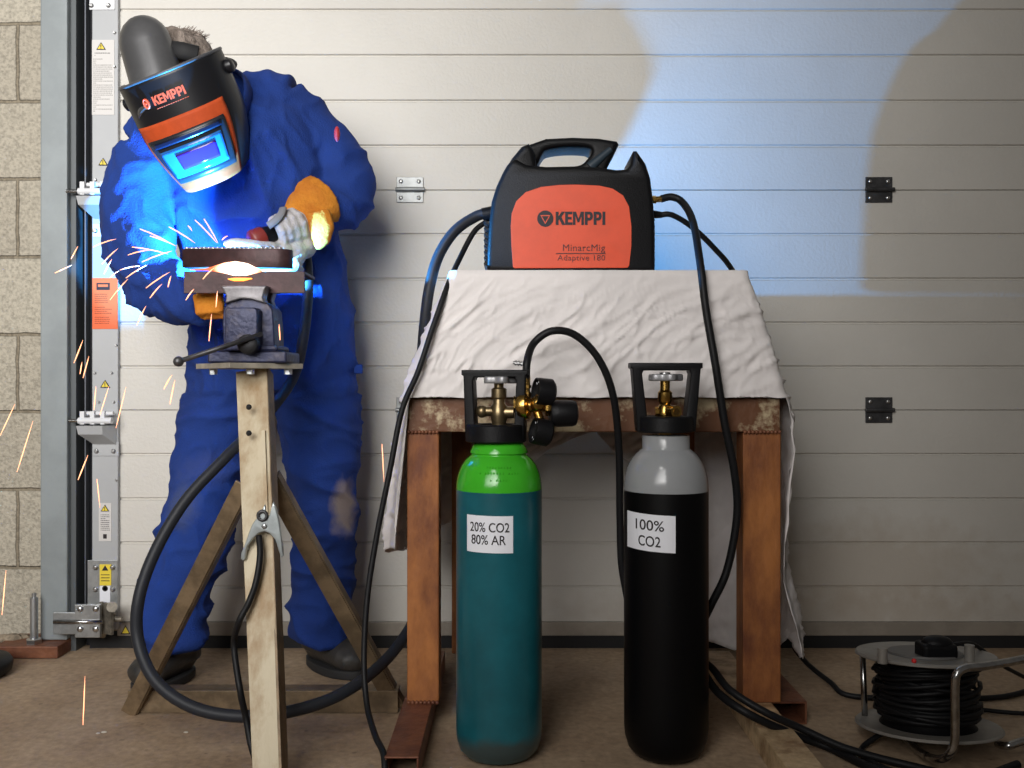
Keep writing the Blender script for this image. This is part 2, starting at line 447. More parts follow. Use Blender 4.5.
# roller hinge plates
for (y0, y1, scr) in ((224,237,[(96,231)]), (442,456,[(97,451),(114,451)])):
    h = on_stile(93,119,y0,y1,.003, stile_m if y0 > 300 else white_st, 'hinge_plate', bevel=.001); screws(scr, par=h)
screws([(96,180),(99,402),(114,402),(115,33),(115,67),(116.5,345),(116.5,480),(95,373),(112,373)], .002, stile, r=.004)
def roller(py, x0, xs):
    h = nb(); a = P(xs, py, YS)
    xl, xr = P(x0,0,YS).x, P(118,0,YS).x
    # hinge leaf bent outward, roller spindle, bracket
    cyl(h, (P(92,0,YS).x, YS-.03, a.z+.014), (xr, YS-.03, a.z+.014), .006, 12)
    cyl(h, (P(85,0,YS).x, YS-.04, a.z-.006), (xr, YS-.04, a.z-.006), .009, 14)
    for i, xx in enumerate((P(89,0,YS).x, P(99,0,YS).x, P(109,0,YS).x)):
        box(h, xx-.006, xx+.006, YS-.045, YS-.003, a.z-.016, a.z+.02)
    r = obj('roller_hinge', h, white_st, door, smooth=True, autos=40)
    b = nb(); cyl(b, (xl, YS-.04, a.z-.006), (P(86,0,YS).x, YS-.04, a.z-.006), .0055, 12)
    obj('roller_spindle', b, chrome, r, smooth=True, autos=40)
    b = nb(); x0_, x1_ = P(84,0,YS).x, P(110,0,YS).x
    zt = a.z-.02
    V = [b.verts.new(v) for v in ((x0_, YS-.05, zt), (x1_, YS-.05, zt), (x1_-.002, YS-.045, zt-.024), (x0_+.004, YS-.045, zt-.024), (x1_+.02, YS-.002, zt-.055), (x0_+.03, YS-.002, zt-.055), (x1_+.02, YS-.002, zt), (x0_+.01, YS-.002, zt))]
    for f in ((0,1,2,3),(3,2,4,5),(1,6,4,2),(0,3,5,7),(0,7,6,1)): b.faces.new([V[i] for i in f])
    obj('spindle_bracket', b, stile_m, r)
roller(418, 76, 100); roller(192, 73, 100)
# large galvanised corner fixture at door foot
a, c = P(53,612,2.62), P(102,634,2.62)
fx = nb()
box(fx, P(54,0,2.62).x, P(82,0,2.62).x, 2.615, 2.625, c.z, a.z)
box(fx, P(76,0,2.62).x, P(101,0,2.62).x, 2.612, 2.625, P(0,637,2.62).z, P(0,604,2.62).z)
h = obj('corner_fixture', fx, steel, door, bevel=.0015)
b = nb(); cyl(b, (P(53.5,0,2.61).x, 2.612, P(0,622,2.61).z), (P(102,0,2.61).x, 2.612, P(0,622,2.61).z), .006, 14); obj('fold_ridge', b, chrome, h, smooth=True)
for px, py in ((80,609),(95.5,609),(80,629),(95.5,629)):
    p = P(px, py, 2.61); b = nb(); ball(b, p, .0085, sy=.6, u=12, v=8); obj('bolt', b, bolt_m, h, smooth=True)
b = nb()
M = Matrix.Translation(P(106,618,2.64)) @ Matrix.Rotation(math.radians(-35), 4, 'Z')
box(b, -.025, .03, -.004, .004, -.042, .042, M=M)
cyl(b, P(112,607,2.64), P(112,607,2.60), .014, 16)
cyl(b, P(101,636,2.66), P(112,612,2.66), .012, 12)
cyl(b, P(112,619,2.64), P(122,619,2.64), .007, 12)
obj('cable_anchor', b, mat('worn_zinc',(.30,.27,.22),.5,.6,var=.5,scale=50), h, smooth=True, autos=40)
from_me(plate2d([[(0,.013),(.014,-.012),(-.014,-.012)]], .0004), at(P(125.5,630,WY-.006)), 'warning_triangle', ink, door)
from_me(plate2d([[(0,.009),(.0095,-.009),(-.0095,-.009)]], .0004), at(P(125.5,630,WY-.0068)), 'yellow_field', sticker_y, door)

# anchor bolt in the base plate, and floor oddments
b = nb(); p = P(34,0,2.63); x = p.x
cyl(b, (x, 2.63, .03), (x, 2.63, .16), .0105, 18); cyl(b, (x, 2.63, .16), (x, 2.63, .172), .006, 12)
t = tag(obj('anchor_bolt', b, steel, smooth=True, autos=40), 'upright zinc anchor bolt in the rusty base plate of door jamb', 'bolt')
b = nb(); lathe(b, [(.021,0),(.021,.012),(.017,.014)], (x,2.63,.0345), 6); obj('nut', b, bolt_m, t)
b = nb(); lathe(b, [(0,0),(.09,0),(.105,.012),(.108,.03),(.10,.043),(.05,.048),(0,.046)], (P(-34,0,2.44).x, 2.44, .001), 40)
tag(obj('rubber_foot', b, rubber, smooth=True), 'round black rubber foot at far left edge of floor', 'rubber foot')
rubm = mat('mortar_debris', (.36,.29,.21), .9, var=.5, scale=40, bump=.5, bscale=60)
b = nb()
for i in range(26):
    px = random.uniform(0, 38); py = random.uniform(612, 636); d = 2.72-random.uniform(0,.05)
    p = P(px, py, d); r = random.uniform(.008,.022)
    if p.x > -1.27: continue
    ball(b, (p.x, d, max(r*.5, .012*random.random()+ (2.75-d)*.2+r*.4)), r, sx=random.uniform(.8,1.5), sz=random.uniform(.5,.8), u=7, v=5)
o = obj('mortar_rubble', b, rubm); o['kind'] = 'stuff'; tag(o, 'crumbled mortar and dry leaves at the foot of the block wall', 'rubble')
for px, py, r in ((57,651,.006),(41,653,.004),(104,733,.004),(98,734,.003),(186,733,.0035),(38,641.5,.004)):
    d = CH/((py-384)/F); p = P(px, py, d); b = nb(); ball(b, (p.x, d, r*.5), r, sx=1.6, sz=.55, u=7, v=5)
    tag(obj('stone_chip', b, mat('pale_chip',(.55,.5,.42),.8)), 'tiny pale stone chip lying on the concrete floor', 'stone chip', 'stone chips on the floor')

# ================================================================== STEEL TABLE
tb = thing('steel_table', 'rusty steel box-section table frame with peeling cream paint', 'table', (.18, 2.1, 0))
def XZ(d, px0, px1, py0, py1):
    a = P(px0, py0, d); c = P(px1, py1, d); return a.x, c.x, c.z, a.z
DT = 2.09
x0, x1, z0, z1 = XZ(DT, 407, 439, 432, 703)
obj('leg', B(x0, x1, DT, DT+.065, .0505, z1-.001), rust, tb, bevel=.003)
xr0, xr1, _, _ = XZ(DT, 743, 781, 432, 703)
obj('leg', B(xr0, xr1, DT, DT+.065, .0505, z1-.001), rust, tb, bevel=.003)
rx0, rx1, rz0, rz1 = XZ(DT, 407, 780, 398, 432)
obj('front_rail', B(rx0, rx1, DT-.002, DT+.06, rz0, rz1), rust_cream, tb, bevel=.003)
for xx in (-.155, .42): obj('leg', B(xx, xx+.05, 2.47, 2.52, .0505, rz0), rust, tb, bevel=.003)
obj('back_rail', B(rx0+.03, rx1-.03, 2.47, 2.52, rz0, rz1), rust_cream, tb, bevel=.003)
for xa in (rx0, rx1-.05): obj('side_rail', B(xa, xa+.05, DT+.06, 2.47, rz0+.005, rz1-.001), rust_cream, tb, bevel=.003)
obj('tabletop', B(-.11, .49, 2.10, 2.42, rz1, .982), rust_cream, tb)
# weld beads
b = nb()
for k in range(9): ball(b, (x0+.004+k*(x1-x0-.008)/8, DT-.003, z1), .0045, u=8, v=5)
obj('weld_bead', b, rust_foot, tb, smooth=True); b = nb()
for k in range(10): ball(b, (xr0+.004+k*(xr1-xr0-.008)/9, DT-.003, z1), .0045, u=8, v=5)
obj('weld_bead', b, rust_foot, tb, smooth=True); b = nb()
for k in range(8): ball(b, (x0+.004+k*(x1-x0-.008)/7, DT-.002, .052), .005, u=8, v=5)
obj('weld_bead', b, rust_foot, tb, smooth=True)
def channel(x0, x1, y0, y1, h, th=.004, m=rust_foot):
    b = nb(); box(b, x0, x1, y0, y1, h-th, h); box(b, x0, x0+th, y0, y1, 0.0005, h-th); box(b, x1-th, x1, y0, y1, 0.0005, h-th); return b
obj('foot', channel(-.238, -.174, 1.79, 2.5, .05), rust_foot, tb, bevel=.0015, label='brown open channel foot')
obj('foot', channel(.497, .566, 1.735, 2.5, .05), cream_foot, tb, bevel=.0015, label='cream and brown channel foot')
b = nb(); a = P(783,703,2.1)
box(b, .5665, .645, 2.10, 2.35, .046, .05); box(b, .5665, .645, 2.10, 2.35, .0005, .004); box(b, .641, .645, 2.10, 2.35, .004, .046)
obj('foot_bracket', b, rust_foot, tb)

# ================================================================== DUST SHEET
def sheet():
    bm = nb()
    # inner top rectangle and outer drape
    tx0, tx1, ty0, ty1, zt = -.128, .508, 2.078, 2.435, .9915
    # perimeter parameter: corners rounded
    per = []
    def edge(a, b_, n): 
        for i in range(n): 
            t = i/n; per.append((a[0]+(b_[0]-a[0])*t, a[1]+(b_[1]-a[1])*t))
    r = .02
    edge((tx0+r,ty0),(tx1-r,ty0),230)
    for i in range(10): a = -PI/2+i/10*PI/2; per.append((tx1-r+r*math.cos(a), ty0+r+r*math.sin(a)))
    edge((tx1,ty0+r),(tx1,ty1-r),90)
    for i in range(10): a = i/10*PI/2; per.append((tx1-r+r*math.cos(a), ty1-r+r*math.sin(a)))
    edge((tx1-r,ty1),(tx0+r,ty1),180)
    for i in range(10): a = PI/2+i/10*PI/2; per.append((tx0+r+r*math.cos(a), ty1-r+r*math.sin(a)))
    edge((tx0,ty1-r),(tx0,ty0+r),90)
    for i in range(10): a = PI+i/10*PI/2; per.append((tx0+r+r*math.cos(a), ty0+r+r*math.sin(a)))
    N = len(per)
    # outer point at rail level (z=.722) spreads to the frame; then hem hangs at perimeter with its own length
    ox0, ox1, oy0, oy1 = -.232, .598, 2.066, 2.555
    def sm(a, b_, x): t = min(max((x-a)/(b_-a), 0), 1); return t*t*(3-2*t)
    rows = 110
    rings = []
    S = 0; L = 0
    for i, (x, y) in enumerate(per):
        u = (x-tx0)/(tx1-tx0); v = (y-ty0)/(ty1-ty0)
        front = y < ty0+.004; back = y > ty1-.004
        X = ox0+(ox1-ox0)*u; Y = oy0+(oy1-oy0)*v
        zr = .717
        # hem height
        if front: hem = zr+.002*math.sin(x*60)
        elif back:
            pts = [(-.2,.36),(-.10,.41),(-.02,.48),(.05,.53),(.10,.57),(.16,.60),(.22,.62),(.27,.565),(.34,.52),(.42,.50),(.47,.40),(.52,.06),(.6,.04)]
            pts = sorted(pts)
            hem = pts[0][1] if X <= pts[0][0] else pts[-1][1]
            for (a, ha), (b_, hb) in zip(pts, pts[1:]):
                if a <= X <= b_: t = (X-a)/(b_-a); hem = ha+(hb-ha)*t
        elif u < .5: 
            hem = .385 - .07*v; hem = zr+(hem-zr)*sm(.0, .02, v) + .006*math.sin(v*25)
        else:
            hem = zr+(.12-zr)*sm(.0, .22, v)+.015*math.sin(v*30)
        col = []
        for j in range(rows+1):
            t = j/rows
            if t < .45:
                q = t/.45; z = zt+(zr-zt)*q
                # first bends over the edge
                f = q**.8
                xx = x+(X-x)*f; yy = y+(Y-y)*f
                if q < .06: z = zt-(q*q)*2.0*.27*.06
            else:
                q = (t-.45)/.55; z = zr+(hem-zr)*q
                xx, yy = X, Y
                drop = zr-z
                if not front:
                    swing = .03*math.sin(u*23+v*31)*min(drop*6, 1)
                    if back: yy += swing*.8-.02*min(drop*5,1)
                    elif u < .5: xx += -.036*math.sin(min(drop/.33,1)*PI*.55) + swing*.4
                    else: xx += .012*math.sin(drop*9+v*9) + .040*sm(.0,.35,v)*min(drop*8,1) + .022*sm(.38,.52,drop)
            col.append(Vector((xx, yy, z)))
        rings.append(col)
    def wr(p, nrm, amp):
        # diagonal creases
        q = Vector((p.x*.9+p.z*.9, p.y, p.z*.9-p.x*.55))
        w = noise.noise_vector(p*4)*.05
        q = q+w
        a = 1-abs(noise.noise(Vector((q.x*5, q.y*6, q.z*24))))*2.4
        b_ = 1-abs(noise.noise(Vector((q.x*13+9, q.y*12, q.z*42))))*2.2
        c_ = noise.noise(Vector((p.x*7, p.y*7, p.z*4)))
        d_ = 1-abs(noise.noise(Vector((q.x*9-4, q.y*9, q.z*75))))*2.0
        return amp*(max(a,0)**4*.9+max(b_,0)**3*.6+max(d_,0)**3*.25+c_*1.4)
    for i in range(N):
        for j in range(rows+1):
            p = rings[i][j]
            x, y = per[i]
            n = Vector((0,-1,0)) if y < ty0+.015 else Vector((0,1,0)) if y > ty1-.015 else Vector((-1,0,0)) if x < .1 else Vector((1,0,0))
            t = j/rows
            amp = .0085*min(t*7, 1)
            if t > .36 and y < ty0+.015: amp *= .5
            rings[i][j] = p+n*wr(p, n, amp)
    V = [[bm.verts.new(p) for p in c] for c in rings]
    for i in range(N):
        for j in range(rows):
            bm.faces.new((V[i][j], V[(i+1)%N][j], V[(i+1)%N][j+1], V[i][j+1]))
    bm.faces.new([V[i][0] for i in range(N)])
    return bm
o = obj('dust_sheet', sheet(), cloth_white, smooth=True)
md = o.modifiers.new('s', 'SOLIDIFY'); md.thickness = .0015; md.offset = -1
tag(o, 'crumpled white cotton sheet draped over steel table beneath the welding machine', 'sheet')

# ================================================================== WELDING MACHINE
DM = 2.135; ZC = .9935
wm = thing('welding_machine', 'black and orange portable welding machine standing on the white sheet', 'welding machine', (.17, DM+.09, ZC))
def zm(zx, zy, d=DM): p = P(400+.332*zx, 120+.332*zy, d); return (p.x, p.z)
def zpts(l, d=DM): return [zm(*q, d) for q in l]
body = zpts([(262,461),(263,400),(268,320),(276,250),(290,205),(308,165),(322,140),(335,125),(352,122),(380,138),(440,144),(520,142),(600,146),(650,153),(680,152),(692,138),(697,112),(701,97),(711,96),(738,135),(752,178),(760,240),(766,320),(766,461)], 2.15)
from_me(plate2d([body], .094, .012), lambda c: Vector((c.x, DM+.09-c.z, c.y)), 'body', black_plastic, wm, smooth=True, autos=45)
# grip: handle frame with opening
outer = zpts([(318,150),(336,118),(366,80),(400,68),(440,54),(520,50),(600,53),(655,62),(660,72),(650,92),(634,122),(622,148),(610,165),(340,165)], 2.175)
hole = zpts([(420,140),(421,120),(430,100),(447,86),(500,79),(555,80),(575,86),(578,97),(568,112),(545,133),(500,138)], 2.175)
from_me(plate2d([outer, smooth_loop(hole, 4)], .05, .010), lambda c: Vector((c.x, DM+.09-c.z, c.y)), 'handle', black_plastic, wm, smooth=True, autos=45)
shl = zpts([(318,150),(336,118),(366,82),(388,72),(402,92),(410,130),(410,165),(340,165)], 2.15)
from_me(plate2d([shl], .088, .012), lambda c: Vector((c.x, DM+.09-c.z, c.y)), 'handle_shoulder', black_plastic, wm, smooth=True, autos=45)
# bluish strip laid over the grip strut, its highlight put into the colour
b = nb(); q0, q1 = zm(640,76,2.14), zm(575,132,2.14)
loft(b, [Vector((q0[0], DM+.042, q0[1])), Vector((q1[0], DM+.040, q1[1]))], [(.007,.008),(.012,.010)], 16)
obj('strut_highlight', b, mat('grip_sheen',(.03,.045,.06),.35), wm, smooth=True, autos=50)
b = nb(); q0, q1 = zm(445,152), zm(518,134)
M = Matrix.Translation((0,0,0))
box(b, q0[0], q1[0], DM+.026, DM+.11, q0[1]-.004, q1[1]+.001); obj('release_button', b, mat('red_orange_button', (.75,.10,.03), .4), wm, bevel=.004)
pan = zpts([(340,444),(335,380),(333,320),(336,282),(350,245),(378,218),(425,202),(480,196),(530,195),(600,198),(640,207),(672,228),(690,262),(697,320),(697,380),(690,440),(684,446),(346,447)])
from_me(plate2d([pan], .003, .001), lambda c: Vector((c.x, DM-.0012-c.z, c.y)), 'orange_panel', orange, wm)
YP = DM-.0048
def mtext(s, size, px, py, bold, sp=1.0, width=None, m=ink, name='lettering'):
    me = text_mesh(s, size, bold, sp)
    xs = [v.co.x for v in me.vertices]; w = max(xs)-min(xs); cx = (max(xs)+min(xs))/2
    ys = [v.co.y for v in me.vertices]; cy = (max(ys)+min(ys))/2
    k = (width/F*DM)/w if width else 1
    p = P(px, py, YP)
    return from_me(me, lambda c: Vector((p.x+(c.x-cx)*k, YP-c.z, p.z+(c.y-cy))), name, m, wm)
LET = {'K': ([[(0,0),(.26,0),(.26,.33),(.34,.42),(.56,0),(.86,0),(.52,.60),(.83,1),(.52,1),(.26,.64),(.26,1),(0,1)]], .84),
 'E': ([[(0,0),(.66,0),(.66,.2),(.26,.2),(.26,.41),(.6,.41),(.6,.6),(.26,.6),(.26,.8),(.65,.8),(.65,1),(0,1)]], .70),
 'M': ([[(0,0),(.23,0),(.22,.66),(.42,.20),(.56,.20),(.76,.66),(.75,0),(.98,0),(.98,1),(.70,1),(.49,.46),(.28,1),(0,1)]], 1.06),
 'P': ([[(0,0),(.26,0),(.26,.33),(.48,.33),(.66,.42),(.73,.58),(.73,.75),(.66,.91),(.48,1),(0,1)], [(.26,.54),(.26,.79),(.41,.79),(.47,.73),(.47,.60),(.41,.54)]], .79),
 'I': ([[(0,0),(.26,0),(.26,1),(0,1)]], .30)}
def logo_mesh(word, th=.0004):
    out = nb(); x = 0
    for ch in word:
        lp, adv = LET[ch]
        me = plate2d([[(a+x, c) for a, c in l_] for l_ in lp], th); out.from_mesh(me); bpy.data.meshes.remove(me); x += adv
    me = bpy.data.meshes.new('l'); out.to_mesh(me); out.free(); return me, x-.04
me, LW = logo_mesh('KEMPPI')
p = P(580.5, 218.3, YP); kw = 49.5/F*DM/LW; kh = 13.2/F*DM
from_me(me, lambda c: Vector((p.x+(c.x-LW/2)*kw, YP-c.z, p.z+(c.y-.5)*kh)), 'lettering', ink, wm)
mtext('MinarcMig', .0215, 584, 248.8, .0, 1.05, 42, mat('faded_ink', (.10,.018,.012), .6))
mtext('Adaptive 180', .0175, 581.3, 258.6, 0, 1.05, 47.5, MATS['faded_ink'])
a, c = P(556, 253.1, YP), P(605.5, 254.0, YP)
obj('rule_line', B(a.x, c.x, YP-.0004, YP+.001, c.z, a.z), MATS['faded_ink'], wm)
p = P(545.3, 218.6, YP); R = 8.1/F*DM
b = nb(); lathe(b, [(R,0),(R,.0005)], (p.x, YP, p.z), 40, axis=(0,-1,0)); obj('emblem', b, ink, wm)
tr = lambda k: [(-.62*R*k, .42*R*k), (.62*R*k, .42*R*k), (0, -.68*R*k)]
from_me(plate2d([tr(1), tr(.72)], .0004), at((p.x, YP-.001, p.z)), 'emblem_triangle', orange, wm)
# bellows ribs on left and right flanks, cable glands
for k in range(8):
    b = nb(); zz = 305+k*18
    xa, za = zm(264, zz); 
    M = Matrix.Translation((xa, DM+.09, za)) @ Matrix.Rotation(math.radians(35), 4, 'Y')
    box(b, -.010, .006, -.06, .06, -.004, .004, M=M); obj('vent_fin', b, black_plastic, wm, bevel=.002)
for k in range(8):
    b = nb(); xa, za = zm(766, 295+k*20)
    M = Matrix.Translation((xa, DM+.09, za)) @ Matrix.Rotation(math.radians(-35), 4, 'Y')
    box(b, -.006, .006, -.06, .06, -.004, .004, M=M); obj('vent_fin', b, black_plastic, wm, bevel=.002)
YH = DM+.07
def PM(px, py, d): return P(px, py, d)
b = nb(); xa, za = zm(262,268); cyl(b, (xa-.012, YH, za-.002), (xa+.02, YH, za+.004), .017, 20); obj('cable_gland', b, black_plastic, wm, smooth=True, autos=40)
b = nb(); p0 = PM(648,200,YH); p1 = PM(664,199,YH); cyl(b, p0, PM(656,199.5,YH), .009, 6); cyl(b, PM(655,199.5,YH), p1, .007, 16); obj('gas_inlet', b, brass, wm, smooth=True, autos=30)
b = nb(); cyl(b, PM(648,214,YH), PM(662,215,YH), .011, 16, r2=.007); obj('cable_gland', b, black_plastic, wm, smooth=True, autos=40)

# ================================================================== GAS CYLINDERS
DC = 1.93
def zc(py): return CH-(py-384)/F*DC
def vessel(name, label, xc, yc, cols, prof, paint_z, m_body, m_top):
    t = thing(name, label, 'gas cylinder', (xc, yc, 0))
    b = nb(); n = 64
    lathe(b, prof, (xc, yc, 0), n)
    for f in b.faces: f.material_index = 1 if f.calc_center_median().z > paint_z else 0
    obj('tank', b, [m_body, m_top], t, smooth=True, autos=60)
    return t
R = .0862
prof_g = [(0,.001),(.055,.001),(.068,.006),(.079,.018),(.0845,.035),(R,.055)]+[(R,z) for z in (.1,.3,.5,.532,.5345)]+[(R-.0004,.545),(.084,.556),(.081,.568),(.075,.582),(.0665,.594),(.058,.6015),(.0555,.6035),(.0555,.606),(.058,.6075),(.0575,.611),(.053,.621),(.046,.629),(.04,.632),(0,.632)]
teal = mat('teal_paint', (.010,.115,.145), .28, var=.3, scale=5, bump=.03, bscale=30)
greenp = mat('bright_green_paint', (.05,.42,.02), .16, var=.12, scale=8, bump=.04, bscale=60)
xg, yg = P(499,0,DC).x, DC
add_spots(teal, [((xg, yg-.08, .03), (.2,.1,.035), (.05,.04,.03), .7)])  # darker brown towards the cylinder base
g1 = vessel('gas_cylinder', 'teal gas cylinder with bright green shoulder and 20% CO2 80% AR label', xg, yg, None, prof_g, .5346, teal, greenp)
prof_b = [(0,.001),(.05,.001),(.064,.006),(.076,.02),(.082,.04),(.0842,.06)]+[(.0842,z) for z in (.1,.3,.5,.530,.5325)]+[(.084,.545),(.082,.560),(.077,.578),(.070,.592),(.060,.605),(.051,.6125),(.0475,.6155),(.0475,.642),(.03,.644),(0,.644)]
blackp = mat('black_gloss_paint', (.002,.002,.0025), .42, spec=.18)
greyp = mat('grey_shoulder_paint', (.30,.31,.32), .17, var=.08, scale=8)
xb, yb = P(666,0,DC).x, DC
g2 = vessel('gas_cylinder', 'black gas cylinder with grey shoulder and 100% CO2 label', xb, yb, None, prof_b, .5326, blackp, greyp)
def wrap(xc, yc, R):
    return lambda px, z, off=0: Vector((xc+(R+off)*math.sin((px)/R), yc-(R+off)*math.cos(px/R), z))
def label_on(t, xc, yc, R, pxc, px0, px1, py0, py1, rot=0, lines=(), tilt=0):
    yf = yc-R*.9
    s0 = math.asin(max(-1,(px0-pxc)/F*yf/R))*R; s1 = math.asin((px1-pxc)/F*yf/R)*R
    W = wrap(xc, yc, R); b = nb()
    zt = CH-(py0-384)/F*yf; zb = CH-(py1-384)/F*yf
    n = 16; vs = []
    for i in range(n+1):
        s = s0+(s1-s0)*i/n; dz = tilt*(i/n-.5)
        vs.append([b.verts.new(W(s, zb+dz, .0008)), b.verts.new(W(s, zt+dz, .0008))])
    for i in range(n): b.faces.new((vs[i][0], vs[i+1][0], vs[i+1][1], vs[i][1]))
    lo = obj('paper_label', b, paper, t)
    for s, cx, cy, w, h in lines:
        me = text_mesh(s, .03, .0002, 1.0)
        xs = [v.co.x for v in me.vertices]; ys = [v.co.y for v in me.vertices]
        kx = (w/F*yf)/(max(xs)-min(xs)); ky = (h/F*yf)/(max(ys)-min(ys))
        mx, my = (max(xs)+min(xs))/2, (max(ys)+min(ys))/2
        sc_ = math.asin((cx-pxc)/F*yf/R)*R; zz = CH-(cy-384)/F*yf
        bm2 = nb(); bm2.from_mesh(me); bpy.data.meshes.remove(me)
        bmesh.ops.triangulate(bm2, faces=bm2.faces)
        for v in bm2.verts:
            sx = sc_+(v.co.x-mx)*kx
            v.co = W(sx, zz+(v.co.y-my)*ky+tilt*((sx-s0)/(s1-s0)-.5), .0014+v.co.z*.5)
        obj('lettering', bm2, ink, lo)
label_on(g1, xg, yg, R, 499, 467.5, 513.5, 515.5, 552.5, lines=[('20% CO2', 489.5, 527, 41, 9.5), ('80% AR', 488.5, 539.5, 36, 9.5)], tilt=-.001)
label_on(g2, xb, yb, .0842, 666, 624.5, 668.5, 514.5, 551.5, lines=[('100%', 643, 525.5, 31, 10.5), ('CO2', 643, 541.5, 24, 10.5)], tilt=-.004)
# embossed stampings on green shoulder: three rows of pale ticks
b = nb()
for zz, rr, n_, s in ((.583,.0752,9,.045),(.572,.0798,14,.075),(.559,.0834,6,.03)):
    for k in range(n_):
        if random.random() < .2: continue
        a = (-.0+ (k/(n_-1)-.5))*s/rr*1.0
        ball(b, (xg+rr*math.sin(a), yg-rr*math.cos(a), zz), .0016, sz=1.5, u=6, v=4)
obj('stamped_marks', b, greenp, g1)
# guards
def guard(t, xc, yc, zb, zt, wt, wb, rot, ringz, rr, th=.022):
    ho = [(-wb/2, 0), (wb/2, 0), (wt/2-.003, zt-zb-.012), (wt/2+.001, zt-zb-.010), (wt/2+.001, zt-zb), (-wt/2-.001, zt-zb), (-wt/2-.001, zt-zb-.010), (-wt/2+.003, zt-zb-.012)]
    k = .0215
    hi = [(-wb/2+k+.004, .018), (-wb/2+k-.002, .028), (-wt/2+k+.001, zt-zb-.022), (-wt/2+k+.004, zt-zb-.015), (wt/2-k-.004, zt-zb-.015), (wt/2-k-.001, zt-zb-.022), (wb/2-k+.002, .028), (wb/2-k-.004, .018)]
    M = Matrix.Translation((xc, yc, zb)) @ Matrix.Rotation(rot, 4, 'Z')
    from_me(plate2d([ho, hi], th, .003), lambda c: M @ Vector((c.x, -c.z, c.y)), 'valve_guard', black_plastic, t, smooth=True, autos=40)
    b = nb(); lathe(b, [(rr*.6,0),(rr-.003,0),(rr,.003),(rr,ringz-.003),(rr-.003,ringz),(rr*.6,ringz),(rr*.6,0)], (xc, yc, zb-.002), 48)
    obj('guard_collar', b, black_plastic, t, smooth=True, autos=40)
guard(g2, xb-.002, yb, zc(431), zc(363), .142, .116, 0, .032, .058)
guard(g1, xg-.006, yg, zc(441), zc(370), .132, .118, math.radians(-8), .036, .061)
def handwheel(t, x, y, z, r=.032):
    lp = [((r*(1+.13*math.cos(5*a)))*math.cos(a), (r*(1+.13*math.cos(5*a)))*math.sin(a)) for a in [i/60*2*PI for i in range(60)]]
    from_me(plate2d([lp], .007, .003), lambda c: Vector((x+c.x, y+c.y, z+c.z)), 'handwheel', mat('grey_handwheel', (.33,.33,.34), .4, .5), t, smooth=True, autos=40)
    b = nb(); lathe(b, [(.011,0),(.011,.004),(0,.005)], (x,y,z+.006), 16); obj('wheel_nut', b, bolt_m, t, smooth=True, autos=30)
# black cylinder valve
b = nb(); xv = P(665,0,DC).x
lathe(b, [(.013,.63),(.013,.655),(.010,.658),(.010,.668),(.014,.672),(.016,.685),(.014,.70),(.011,.704),(.0145,.712),(.0145,.728),(.010,.733),(.010,.755),(0,.756)], (xv, yb, 0), 24)
cyl(b, (xv+.004, yb, .690), (xv+.018, yb-.03, .690), .0125, 16); cyl(b, (xv-.012, yb+.0, .69), (xv-.02, yb+.0, .69), .009, 6)
obj('valve_body', b, brass, g2, smooth=True, autos=40)
b = nb(); cyl(b, (xv+.018, yb-.03, .690), (xv+.0185, yb-.0312, .690), .007, 16); obj('valve_outlet', b, mat('dark_brass',(.2,.12,.04),.5,1), g2)
handwheel(g2, xv, yb, zc(377.5))
# green cylinder valve
b = nb(); xv = P(499,0,DC).x
oldbrass = mat('aged_brass', (.32,.24,.13), .35, .9, var=.4, scale=30)
lathe(b, [(.02,.618),(.02,.64),(.014,.648),(.014,.668),(.017,.675),(.017,.70),(.0125,.706),(.0125,.715),(.0155,.718),(.0155,.735),(.010,.738),(.010,.752),(0,.752)], (xv, yg, 0), 24)
cyl(b, (xv-.032, yg, .69), (xv, yg, .69), .010, 12); ball(b, (xv-.034, yg, .69), .013, u=12, v=8)
cyl(b, (xv, yg, .688), (xv+.03, yg-.004, .688), .012, 16)
obj('valve_body', b, oldbrass, g1, smooth=True, autos=40)
handwheel(g1, xv, yg, zc(380), .031)

# ================================================================== REGULATOR
YR = DC-.012
rg = thing('gas_regulator', 'brass gas regulator with two black gauges on the green-topped cylinder', 'regulator', P(530,404,YR))
b = nb()
cyl(b, P(513.5,404,YR), P(521,404,YR), .016, 6)
lathe(b, [(.018,-.012),(.027,-.008),(.029,0),(.027,.009),(.018,.013)], P(524,406,YR), 32, axis=(1,-.35,.08))
cyl(b, P(526,406,YR), P(549,405,YR), .014, 20); ball(b, P(538,404,YR-.008), .017, u=16, v=10)
cyl(b, P(538,404,YR), P(540,395,YR-.005), .009, 12); cyl(b, P(536,408,YR), P(540,420,YR-.01), .009, 12)
lathe(b, [(.020,-.006),(.022,-.003),(.022,.003),(.020,.006)], P(548,405,YR), 6, axis=(1,0,0))
obj('body', b, brass, rg, smooth=True, autos=35)
b = nb(); cyl(b, P(526,403,YR), P(526,392,YR), .010, 6); cyl(b, P(526,393,YR), P(526.5,377,YR), .008, 16); cyl(b, P(526,388,YR), P(526,385,YR), .0105, 6)
obj('outlet_stem', b, brass, rg, smooth=True, autos=35)
b = nb(); cyl(b, P(513,362.5,YR), P(527,364.5,YR), .0035, 10)
for k in range(4): cyl(b, P(515+k*3,362.7+k*.4,YR), P(516.4+k*3,362.9+k*.4,YR), .0058, 10)
obj('hose_clip', b, bolt_m, rg, smooth=True, autos=35)
